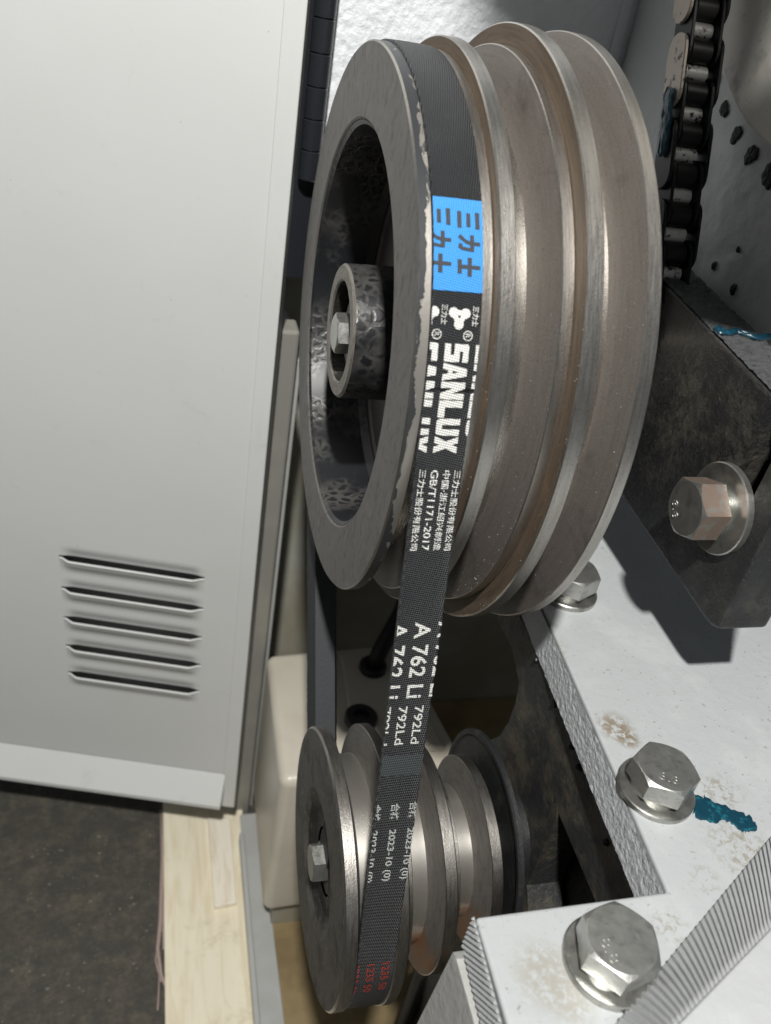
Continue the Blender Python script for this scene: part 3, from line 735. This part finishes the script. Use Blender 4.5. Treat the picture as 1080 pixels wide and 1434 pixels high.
# ------------------------------------------------------------------ roller chain
XC = 110.
rc = thing('roller_chain', 'black greasy roller chain hanging beside the large pulley rim', 'chain', (XC, 4, 36))
c0 = Vector((XC, 34.5, 114)); c1 = Vector((XC, 3.0, 39.6)); cdv = (c1-c0).normalized(); cn = Vector((1, 0, 0)).cross(cdv).normalized()
PIT = 12.7; nl = int((c1-c0).length/PIT)+3
if cn.y > 0: cn = -cn
st0 = atx(968, 19, XC); off = (st0-c0).dot(cdv) % PIT
def link_plateVF(a, b, x0, x1, r):
    pts = []
    d = (b-a).normalized(); nn = Vector((1, 0, 0)).cross(d).normalized()
    for (cen, s) in ((b, 1), (a, -1)):
        for i in range(11):
            an = -math.pi/2+math.pi*i/10
            pts.append(cen+(d*math.cos(an)*s+nn*math.sin(an)*s)*r)
    # waist
    return prismVF([Vector((x0, p.y, p.z)) for p in pts], (x1-x0, 0, 0))
for i in range(-2, nl):
    p = c0+cdv*(off+PIT*i)
    V, F, mi = lathe(chain_segs([(-4.1, 0), (-4.1, 3.8), (-3.7, 4.25), (3.7, 4.25), (4.1, 3.8), (4.1, 0)], [0]*5), p+Vector((1, 0, 0)), (1, 0, 0), 28)
    part(rc, 'roller', V, F, M_ROLL, smooth=True)
    q = p+cdv*PIT
    outer = i % 2
    for side in (-1, 1):
        xo = (5.1 if not outer else 6.6)*side
        V, F = link_plateVF(p, q, XC+1+xo-.65, XC+1+xo+.65, 5.3 if side > 0 else 5.0)
        solid(rc, 'link_plate', (V, F), M_LINKT if (side < 0 and outer and i < 2) else M_ROLL, .25, 1)
    # pale block showing between the rollers
    mid = p+cdv*PIT*.5
    V, F, mi = lathe(chain_segs([(-4.0, 0), (-4.0, 2.6), (4.0, 2.6), (4.0, 0)], [0]*3), mid+Vector((1, 0, 0))-cn*.2, (1, 0, 0), 20)
    part(rc, 'tooth_gap', V, F, M_GAP, smooth=True)
q0 = c0+cdv*(off+PIT*2.2)
gpts = interp([tuple(c0+cdv*(off+PIT*1.9)), tuple(c0+cdv*(off+PIT*3.6))], 14)
dab(rc, 'paint_mark', [Vector(p)+Vector((-7.0, 0, 0)) for p in gpts], Vector((-1, 0, 0)), [.4]+[3.2]*12+[.4], M_TEAL, 15., 1.2)

# ------------------------------------------------------------------ large stepped pulley
bpul = thing('large_pulley', 'large three step grey iron pulley with oily grooves and hollow front', 'pulley', (30, 0, -95))
D = 12.5; TA = math.tan(math.radians(17))
def groove(x0, x1, r): 
    return [(x0, r), (x0+.25, r-.3), (x0+D*TA, r-D), (x1-D*TA, r-D), (x1-.25, r-.3), (x1, r)]
R1, R2, R3 = 85., 88.7, 94.7
pm = [M_FACE, M_RIM, M_WALL, M_BOT, M_STEP, M_FLAKE]
# step 1
pts = [(0, 64.2), (0, R1-.6), (.5, R1)] + [(3.4, R1)]
g = groove(3.4, 16.3, R1)
lathe_part(bpul, 'front_rim', [(19.0, 64.2), (0.5, 64.2), (0, 64.8), (0, R1-.5), (.5, R1), (3.4, R1)], [2, 0, 0, 1, 5], pm, n=256)
lathe_part(bpul, 'pulley_step', g+[(18.7, R1), (19.0, R1-.3)], [1, 2, 3, 2, 1, 1, 1], pm, n=256)
lathe_part(bpul, 'pulley_step', [(19.0, R1-14), (19.0, R2-.4), (19.4, R2)]+groove(23.0, 35.4, R2)+[(38.3, R2), (38.6, R2-.3)], [4, 1, 1, 1, 2, 3, 2, 1, 1, 1], pm, n=256)
lathe_part(bpul, 'pulley_step', [(38.6, R2-14), (38.6, R3-.4), (39.0, R3)]+groove(42.8, 55.0, R3)+[(58.2, R3), (58.6, R3-.4), (58.6, 20)], [4, 1, 1, 1, 2, 3, 2, 1, 1, 1, 2], pm, n=256)
lathe_part(bpul, 'inner_drum', [(.6, 64.0), (1.5, 62.8), (20, 60.8), (23, 59)], [0]*3, [M_HAM], n=200)
lathe_part(bpul, 'web', [(22.6, 60.5), (24.6, 58), (24.6, 24), (22.6, 21.5)], [0]*3, [M_SHAFT if False else M_WALL], n=120)
hub = lathe_part(bpul, 'hub', [(26, 22.2), (.2, 21.7), (-.6, 21.0), (-.6, 16.8), (0, 16.2), (14, 16.2)], [0, 1, 1, 1, 2], [M_HAM, M_HUBF, M_SREC], n=120)
rg = random.Random(5); V = []; F = []              # metal dust lying on the groove flanks and steps
for i in range(330):
    x1, r_ = rg.choice(((35.4, R2), (35.4, R2), (55.0, R3), (38.6, R3), (19.0, R2))); a = rg.uniform(math.radians(150), math.radians(235)); t_ = rg.random()**1.5
    if x1 in (38.6, 19.0): x, rad, nx = x1-.02, r_-.3-3*t_, -1.
    else: x, rad, nx = x1-.25-t_*(D*TA-.4), r_-.3-t_*(D-.6), -1.
    h_ = rg.choice((.05, .06, .08, .13)); u_ = Vector((0, math.cos(a), math.sin(a))); w_ = Vector((0, -u_.z, u_.y)); p = Vector((x, 0, 0))+u_*rad; k = len(V)
    V += [p+w_*h_, p+(u_*1.4-w_)*h_, p-(u_+w_)*h_, p+Vector((-1.2*h_, 0, 0))]; F += [(k, k+1, k+3), (k+1, k+2, k+3), (k+2, k, k+3)]
M_DUST = M('metal_dust', (.55, .51, .45), .45, .3)
structure(part(bpul, 'metal_dust', V, F, M_DUST), 'stuff')
# shaft through the pulley to the casting, with key slot
sh = thing('pulley_shaft', 'steel shaft end with key slot in the hub of the large pulley', 'shaft', (30, 0, -16))
lathe_part(sh, 'shaft_body', [(133, 15.9), (5.6, 15.9), (5.0, 15.3), (5.0, 0)], [0]*3, [M_SHAFT], n=96)
V, F = boxVF((2.4, -9, 8.5), (9, 4, 15.4)); solid(sh, 'key_slot', (V, F), M_DARKM, .4)  # solid block, the shade of the slot is put into its colour
lathe_part(sh, 'end_washer', [(3.6+.0, 0), (3.6, 11.3), (4.9, 11.3)], [0, 0], [M_WASH], (0, 0, -.5), n=64)
bolt('small zinc hex bolt in the hub of the large pulley', (3.4, -.5, -.4), (-1, 0, 0), .15, 11.5, 5.6, 0, 0, False, None)

# ------------------------------------------------------------------ small stepped pulley
CY, CZ = -83.8, -170.4
spul = thing('small_pulley', 'small three step iron pulley with grimy face and rusty grooves', 'pulley', (28, CY, CZ-48))
SC = (0, CY, CZ)
sm = [M_SFACE, M_SRIM, M_SWALL, M_SRUST]
r1, r2, r3 = 48., 41., 34.
# object coordinates need the pulley centre at local z=0 for the rust mask
def lathe_c(t, name, pts, mats, mlist, n=180):
    V, F, mi = lathe(chain_segs(pts, mats), SC, (1, 0, 0), n)
    me = mesh(name, V, F, SC, mi); o = link(name, me, parent=t, mats=mlist, smooth=True)
    o.location = (Vector(SC)-Vector(t['_b']))*MM; return o
lathe_c(spul, 'front_flange', [(1.6, 12), (1.6, 18.5), (-.2, 22.5), (-1.4, 26), (-1.4, r1-.8), (-.7, r1), (3.0, r1)], [4, 4, 0, 0, 1, 1], sm+[M_SREC])
def g2(x0, x1, r, dd=10.5):
    return [(x0, r), (x0+.2, r-.3), (x0+dd*TA, r-dd), (x1-dd*TA, r-dd), (x1-.2, r-.3), (x1, r)]
lathe_c(spul, 'pulley_step', g2(3.0, 16.4, r1)+[(19.6, r1), (20, r1-.4), (20, r2)], [1, 2, 3, 2, 1, 1, 1, 2], sm)
lathe_c(spul, 'pulley_step', [(20, r2), (23.0, r2)]+g2(23.0, 34.6, r2)[1:]+[(38.4, r2), (38.8, r2-.4), (38.8, r3)], [1, 1, 2, 3, 2, 1, 1, 1, 2], sm)
lathe_c(spul, 'pulley_step', [(38.8, r3), (42.0, r3)]+g2(42.0, 54.0, r3)[1:]+[(57.6, r3), (58, r3-.4), (58, 16)], [1, 1, 2, 3, 2, 1, 1, 1, 2], sm)
lathe_c(spul, 'rear_hub', [(57.8, 17.5), (66.8, 17.5)], [0], [M_SRIM], 64)
ms = thing('motor_shaft', 'dark steel motor shaft end with key slot in the small pulley', 'shaft', (30, CY, CZ-13))
lathe_part(ms, 'shaft_body', [(69.4, 12.2), (3.0, 12.2), (2.2, 11.4), (2.2, 0)], [0]*3, [M_SFACE], SC, n=64)
V, F = boxVF((.7, CY-7, CZ+6.5), (5, CY+6, CZ+19.5)); solid(ms, 'key_slot', (V, F), M_DARKM, .4)  # dark block in place of a cut slot, its shade painted in
bolt('small zinc hex bolt in the face of the small pulley', (2.0, CY-.5, CZ+.6), (-1, 0, 0), .1, 12.0, 5.6, 0, 0, False, None)

# ------------------------------------------------------------------ motor mount casting
mm = thing('motor_mount', 'black dusty cast motor mount below the notch with a round boss', 'mount', (85, -90, -215))
XM = 76.
o1 = [atx(x, y, XM) for x, y in ((697, 868), (716, 905), (727, 955), (722, 985), (712, 1012), (700, 1030), (680, 1040))]
ol = [(p.y, p.z) for p in o1]
zlo = -240
poly = [(-20, ZP-15.4), (ol[0][0]+2, ol[0][1]+10)] + ol[0:7] + [(-44, -175), (-46, zlo), (-215, zlo), (-215, ZP-15.4)]
outer = [Vector((XM, y, z)) for y, z in poly]
me = mesh('mount_wall', *prismVF(outer, (14, 0, 0)), mm['_b']); bm = bmesh.new(); bm.from_mesh(me); bmesh.ops.recalc_face_normals(bm, faces=bm.faces); bm.to_mesh(me); bm.free()
mo = link('mount_wall', me, mats=[M_CASTB]); mo.location = Vector(mm['_b'])*MM
tri = [atx(x, y, XM) for x, y in ((782, 1138), (850, 1300), (742, 1320), (738, 1240))]
cut = bpy.data.objects.new('cutter', mesh('cutter', *prismVF([p-Vector((3, 0, 0)) for p in tri], (30, 0, 0)), mm['_b']))
cbm = bmesh.new(); cbm.from_mesh(cut.data); bmesh.ops.recalc_face_normals(cbm, faces=cbm.faces); cbm.to_mesh(cut.data); cbm.free()
COL.objects.link(cut); cut.location = mo.location
md = mo.modifiers.new('b', 'BOOLEAN'); md.operation = 'DIFFERENCE'; md.object = cut; md.solver = 'EXACT'
dg = bpy.context.evaluated_depsgraph_get(); nm = bpy.data.meshes.new_from_object(mo.evaluated_get(dg))
mo.modifiers.clear(); mo.data = nm; bpy.data.objects.remove(cut); mo.location = (0, 0, 0); mo.parent = mm
lathe_part(mm, 'boss', [(62.4, 18), (62.4, 37.0), (61.6, 37.7), (61.6, 39.3), (62.2, 39.9), (63.6, 39.9), (64.2, 18), (76.3, 18)], [0]*7, [M_MATTE], (0, CY+3.2, CZ+2.0), n=120)
solid(mm, 'motor_body', boxVF((92, -190, -235), (200, -45, -110)), M_CASTB, 6, 3)
# glossy oil beads along the joint under the plate
for i, (px, py) in enumerate(((752, 925), (778, 986), (802, 1046), (812, 1075), (850, 1180))):
    p = atx(px, py, XM-.2); V, F = blobVF(p, (-1, 0, .2), 1.1, 1.2, 40+i, 14); part(mm, 'oil_bead', V, F, M_TEAL if False else M_RUBBER, smooth=True)

# ------------------------------------------------------------------ V-belt
bt = thing('drive_belt', 'black v-belt with white lettering and a blue printed label around both pulleys', 'belt', (9.8, CY, CZ-48))
RB, rb = 85.6, 47.4; XBc = 9.85; HW = 6.35
C2 = Vector((CY, CZ)); dC = C2.length; Dh = C2/dC; al = math.acos((RB-rb)/dC)
ca, sa = math.cos(-al), math.sin(-al)
nb = Vector((ca*Dh.x-sa*Dh.y, sa*Dh.x+ca*Dh.y)); tb = Vector((-nb.y, nb.x))
if tb.y > 0: tb = -tb
LS = math.sqrt(dC**2-(RB-rb)**2); TH = math.atan2(nb.y, nb.x)
arc2 = 2*al; L2 = arc2*rb                      # wrap on the small pulley
nb2a = TH+arc2                                 # back tangent normal angle
arc1 = 2*math.pi-arc2; L1 = arc1*RB
TOT = 2*LS+L1+L2
def bpos(s):
    """returns (y,z), outward normal"""
    s = s % TOT
    if s > TOT-L1:
        a = TH+(s-TOT)/RB; n_ = Vector((math.cos(a), math.sin(a))); return n_*RB, n_
    if s <= LS: return nb*RB+tb*s, nb
    s -= LS
    if s <= L2:
        a = TH+s/rb; n_ = Vector((math.cos(a), math.sin(a))); return C2+n_*rb, n_
    s -= L2
    n_ = Vector((math.cos(nb2a), math.sin(nb2a))); return C2+n_*rb+(n_*RB-C2-n_*rb)*(s/LS), n_
def bpt(s, v, h):
    p, n_ = bpos(s); p = p+n_*h; return Vector((XBc+v, p.x, p.y))
NS = 900
prof = [(-HW, -.9), (-HW+.15, -.25), (-HW+.6, 0), (-3, .08), (0, .1), (3, .08), (HW-.6, 0), (HW-.15, -.25), (HW, -.9), (4.1, -8), (-4.1, -8)]
V = []; F = []; mi = []; uv = []
npf = len(prof)
for i in range(NS):
    s = TOT*i/NS
    for k, (v, h) in enumerate(prof):
        fr_ = .22*mnoise.noise(Vector((s*1.1, v, 1.))) + .1*mnoise.noise(Vector((s*4, v, 5.)))
        if abs(v) > 5 and h > -2: v2 = v+fr_*(1 if v > 0 else -1)
        else: v2 = v
        V.append(bpt(s, v2, h)); uv.append((s*MM, v*MM))
for i in range(NS):
    j = (i+1) % NS
    for k in range(npf):
        l = (k+1) % npf
        F.append((i*npf+k, i*npf+l, j*npf+l, j*npf+k)); mi.append(0 if k < 8 else 1)
me = mesh('band', V, F, bt['_b'], mi, uv); bm = bmesh.new(); bm.from_mesh(me); bmesh.ops.recalc_face_normals(bm, faces=bm.faces); bm.to_mesh(me); bm.free()
band = link('band', me, parent=bt, mats=[M_BELT, M_BELTS])
me.shade_smooth()
me.set_sharp_from_angle(angle=math.radians(50))

def belt_print(name, TV, TF, s0, v0, mats, h=.14, vlim=6.15, par=None):
    """flat print (x along the belt, y across) clipped to the band and laid on its outer face"""
    bm = bmesh.new(); vv = [bm.verts.new((x+s0, y+v0, 0)) for x, y in TV]
    for f in TF:
        try: bm.faces.new([vv[i] for i in f])
        except ValueError: pass
    for lim, no in ((vlim, (0, 1, 0)), (-vlim, (0, -1, 0))):
        bmesh.ops.bisect_plane(bm, geom=bm.verts[:]+bm.edges[:]+bm.faces[:], plane_co=(0, lim, 0), plane_no=no, clear_outer=True, dist=1e-5)
    if not bm.faces: bm.free(); return None
    x0 = min(v.co.x for v in bm.verts); x1 = max(v.co.x for v in bm.verts)
    s = math.ceil(x0/1.2)*1.2
    while s < x1:
        bmesh.ops.bisect_plane(bm, geom=bm.verts[:]+bm.edges[:]+bm.faces[:], plane_co=(s, 0, 0), plane_no=(1, 0, 0), dist=1e-5); s += 1.2
    for lim in (-4.5, -3, -1.5, 0, 1.5, 3, 4.5):
        bmesh.ops.bisect_plane(bm, geom=bm.verts[:]+bm.edges[:]+bm.faces[:], plane_co=(0, lim, 0), plane_no=(0, 1, 0), dist=1e-5)
    bm.verts.ensure_lookup_table(); bm.verts.index_update()
    V = []; uv = []
    for v in bm.verts:
        crown = .1*(1-(v.co.y/6.35)**2)
        V.append(bpt(v.co.x, v.co.y, crown+h)); uv.append((v.co.x*MM, v.co.y*MM))
    F = [tuple(v.index for v in f.verts) for f in bm.faces]; bm.free()
    me = mesh(name, V, F, bt['_b'], None, uv)
    bm = bmesh.new(); bm.from_mesh(me)
    for f in bm.faces:
        c = f.calc_center_median()/MM+Vector(bt['_b']); sref = Vector((0, c.y, c.z))
    bmesh.ops.recalc_face_normals(bm, faces=bm.faces); bm.to_mesh(me); bm.free()
    return link(name, me, parent=par or bt, mats=mats, smooth=True)
def rect(l, a, b): return [(0, a), (l, a), (l, b), (0, b)], [(0, 1, 2, 3)]
def rows(name, body, s0, length, height, v0, pitch, mats, offset=0., n=(-1, 0, 1), h=.14, shift=0., space=1.):
    tv, tf = fit_text(body, length, height, offset, space)
    for k in n: belt_print(name, tv, tf, s0+shift*k, v0+pitch*k-height/2, mats, h)
FRAC = lambda f: (f-.5)*12.9
# blue label with dark characters drawn from strokes
tv, tf = rect(22.2, -6.15, 6.15); blue = belt_print('blue_label', tv, tf, -45.6, 0, M_PB, .14); blue['_b'] = bt['_b']
def strokes(polys, L, H):
    V = []; F = []
    for p in polys:
        k = len(V); V += [(x*L, y*H) for x, y in p]; F.append(tuple(range(k, k+len(p))))
    return V, F
def bar(x0, y0, x1, y1): return [(x0, y0), (x1, y0), (x1, y1), (x0, y1)]
SAN = [bar(.04, 0, .96, .19), bar(.12, .41, .88, .59), bar(.04, .81, .96, 1)]
LI = [bar(.02, .56, .92, .74), bar(.38, .56, .58, 1.02), [(.38, .60), (.58, .60), (.48, .34), (.18, 0), (.02, .14), (.30, .38)], [(.74, .58), (.92, .58), (.86, .20), (.76, .02), (.50, .06), (.54, .22), (.68, .22)]]
SHI = [bar(.0, .45, 1, .64), bar(.40, .1, .60, 1.02), bar(.12, 0, .88, .19)]
for row in (0, -1):
    vb = FRAC(.70)-2.9+row*7.3
    for ch, s in ((SAN, -42.6), (LI, -36.9), (SHI, -31.4)):
        tv, tf = strokes(ch, 4.4, 5.6); belt_print('label_character', tv, tf, s+row*.4, vb, M_PD, .24, par=blue)
# three lobed mark, small characters, circled R
def lobes(r=1.2, R=1.75):
    V = []; F = []
    cs = [(R*math.cos(a), R*math.sin(a)) for a in (math.pi/2+.5, math.pi/2+.5+2.094, math.pi/2+.5+4.189)]
    for (cx, cy) in cs:
        k = len(V); n = 20
        V += [(cx+r*math.cos(6.283*i/n), cy+r*math.sin(6.283*i/n)) for i in range(n)]; F.append(tuple(range(k, k+n)))
    for i in range(3):
        a = Vector(cs[i]); b = Vector(cs[(i+1) % 3]); d = (b-a).normalized(); nn = Vector((-d.y, d.x))*.62
        k = len(V); V += [tuple(a-nn), tuple(b-nn), tuple(b+nn), tuple(a+nn)]; F.append((k, k+1, k+2, k+3))
    return V, F
def ring2(R, w_, n=28):
    V = []; F = []
    for i in range(n):
        a = 6.283185*i/n; V += [(R*math.cos(a), R*math.sin(a)), ((R-w_)*math.cos(a), (R-w_)*math.sin(a))]
    for i in range(n):
        j = (i+1) % n; F.append((2*i, 2*j, 2*j+1, 2*i+1))
    return V, F
for row in (0, -1):
    vc = FRAC(.52)+row*7.8
    tv, tf = lobes()
    for k, f in enumerate(tf):                       # one mesh per piece avoids coplanar overlap
        pass
    belt_print('trade_mark', tv, tf, -17.6, vc+.4, M_PW, .14)
    tv, tf = ring2(1.2, .22); belt_print('trade_mark', tv, tf, -13.3, FRAC(.74)+row*7.8, M_PW, .14)
    tv, tf = fit_text('R', .95, 1.2, .02); belt_print('trade_mark', tv, tf, -13.78, FRAC(.74)-.6+row*7.8, M_PW, .15)
for row in (0, 1):
    rows('trade_mark', '三力士', -20.2, 4.6, 1.6, FRAC(.26)+row*7.8, 0, M_PW, .12, (0,))
BLK = {
 'S': [bar(0, 0, 1, .25), bar(.60, .25, 1, .40), bar(0, .40, 1, .63), bar(0, .63, .40, .76), [(0, .76), (1, .76), (1, .98), (.9, 1), (.1, 1), (0, .95)]],
 'A': [[(0, 0), (.34, 0), (.42, .20), (.58, .20), (.66, 0), (1, 0), (.72, 1), (.5, 1), (.5, .72), (.58, .42), (.42, .42), (.5, .72), (.5, 1), (.28, 1)]],
 'N': [bar(0, 0, .35, 1), bar(.65, 0, 1, 1), [(.35, 1), (.35, .52), (.65, 0), (.65, .48)]],
 'L': [bar(0, 0, .40, 1), bar(.40, 0, 1, .28)],
 'U': [bar(0, .25, .37, 1), bar(.63, .25, 1, 1), [(0, .25), (.04, .06), (.16, 0), (.84, 0), (.96, .06), (1, .25)]],
 'X': [[(0, 0), (.38, 0), (.5, .24), (.62, 0), (1, 0), (.72, .5), (1, 1), (.62, 1), (.5, .76), (.38, 1), (0, 1), (.28, .5)]]}
BLK['A'] = [[(0, 0), (.34, 0), (.42, .22), (.42, .40), (.5, .70), (.5, 1), (.28, 1)], [(1, 0), (.72, 1), (.5, 1), (.5, .70), (.58, .40), (.58, .22), (.66, 0)], bar(.42, .22, .58, .40)]
for row in (-1, 0, 1):
    for i, ch in enumerate('SANLUX'):
        tv, tf = strokes(BLK[ch], 4.25, 6.1); belt_print('lettering', tv, tf, -11.3+4.52*i, FRAC(.55)-3.05+7.8*row, M_PW, .14)
for body, f in (('三力士股份有限公司', .87), ('中国·浙江绍兴制造', .645), ('GB/T1171-2017', .40), ('三力士股份有限公司', .16)):
    rows('lettering', body, 20.0, 21.8, 1.95, FRAC(f), 0, M_PW, .12, (0,))
rows('lettering', 'A 762 Li', 62.6, 23.6, 4.7, FRAC(.57), 6.6, M_PW, .18)
rows('lettering', '792Ld', 88.8, 12.6, 2.6, FRAC(.72), 4.7, M_PW, .12, (-2, -1, 0, 1))
tv, tf = rect(7, -6.1, 6.1); belt_print('splice_band', tv, tf, 105, 0, M_PBAND, .12)
rows('lettering', '合格', 121.8, 6.2, 2.8, FRAC(.47), 5.6, M_PG, .2)
rows('lettering', '2023-10 (0)', 131.2, 19.5, 2.7, FRAC(.45), 5.6, M_PG, .28)
rows('red_lettering', '1235 50', 184, 13.5, 2.6, FRAC(.36), 4.9, M_PR, .2)

# ------------------------------------------------------------------ beige junction box on the cabinet floor
ZJ = -262.
jb = thing('junction_box', 'beige plastic junction box with black cable glands behind the belt', 'junction box', (55, 70, ZF+14))
c1_, c2_, c3_, c4_ = atz(373, 914, ZJ), atz(560, 898, ZJ), atz(655, 1068, ZJ), atz(393, 1096, ZJ)
tops = [c4_, c3_, c2_, c1_]
bl = aty(382, 1278, c4_.y); 
zb_ = bl.z
me = mesh('box_body', *prismVF([Vector((p.x, p.y, zb_)) for p in tops], (0, 0, ZJ-zb_)), jb['_b']); bevel_me(me, 6, 5)
o = link('box_body', me, parent=jb, mats=[M_BEIGE]); me.shade_smooth(); me.set_sharp_from_angle(angle=math.radians(35))
# raised lid panel and seam
ctr = (c1_+c2_+c3_+c4_)/4
lid = [ctr+(p-ctr)*.80 for p in (atz(470, 905, ZJ), atz(560, 898, ZJ), c3_, atz(500, 1085, ZJ))][::-1]
me = mesh('lid', *prismVF([Vector((p.x, p.y, ZJ-1)) for p in lid], (0, 0, 4)), jb['_b']); bevel_me(me, 1.5, 2); link('lid', me, parent=jb, mats=[M_BEIGE])
for px, py, r in ((522, 936, 8.5), (505, 1008, 9.5)):
    p = atz(px, py, ZJ+3)
    lathe_part(jb, 'cable_gland', [(0, r), (3, r), (4, r-1), (4, r*.5), (1, r*.42), (1, 0)], [0]*5, [M_RUBBER], p, (0, 0, 1), 40)
p = atz(555, 905, ZJ+6); qd = Vector((30, 60, 40))
solid(jb, 'cable', tubeVF([atz(522, 936, ZJ+4), atz(522, 936, ZJ+4)+Vector((4, 4, 12)), p+Vector((0, 6, 22)), p+Vector((14, 28, 40)), p+Vector((40, 60, 44))], 5.2, 14), M_RUBBER, smooth=True)
solid(jb, 'foot', boxVF((min(c1_.x, c4_.x)+8, c4_.y+8, ZF+14.2), (c3_.x-10, c2_.y-8, zb_+2)), M_INNER)

kc = thing('power_cable', 'black power cable dropping from the motor behind the small pulley', 'cable', (60, -60, ZF+14))
k1, k2 = aty(592, 1362, -55), aty(560, 1450, -62)
solid(kc, 'sheath', tubeVF([(93, -52, -190), (70, -50, -200), tuple(k1+Vector((6, 0, 14))), tuple(k1), tuple(k2), tuple(k2+(k2-k1)*1.2), (k2.x-30, k2.y-10, ZF+19), (k2.x-30, k2.y-80, ZF+18.5)], 4.3, 14), M_RUBBER, smooth=True)
# the mount and leg stand on the cabinet floor
solid(mm, 'pedestal', boxVF((78, -200, ZF+14.2), (190, -50, -234)), M_CASTB, 1)
for o in bpy.data.objects:
    if '_b' in o: del o['_b']
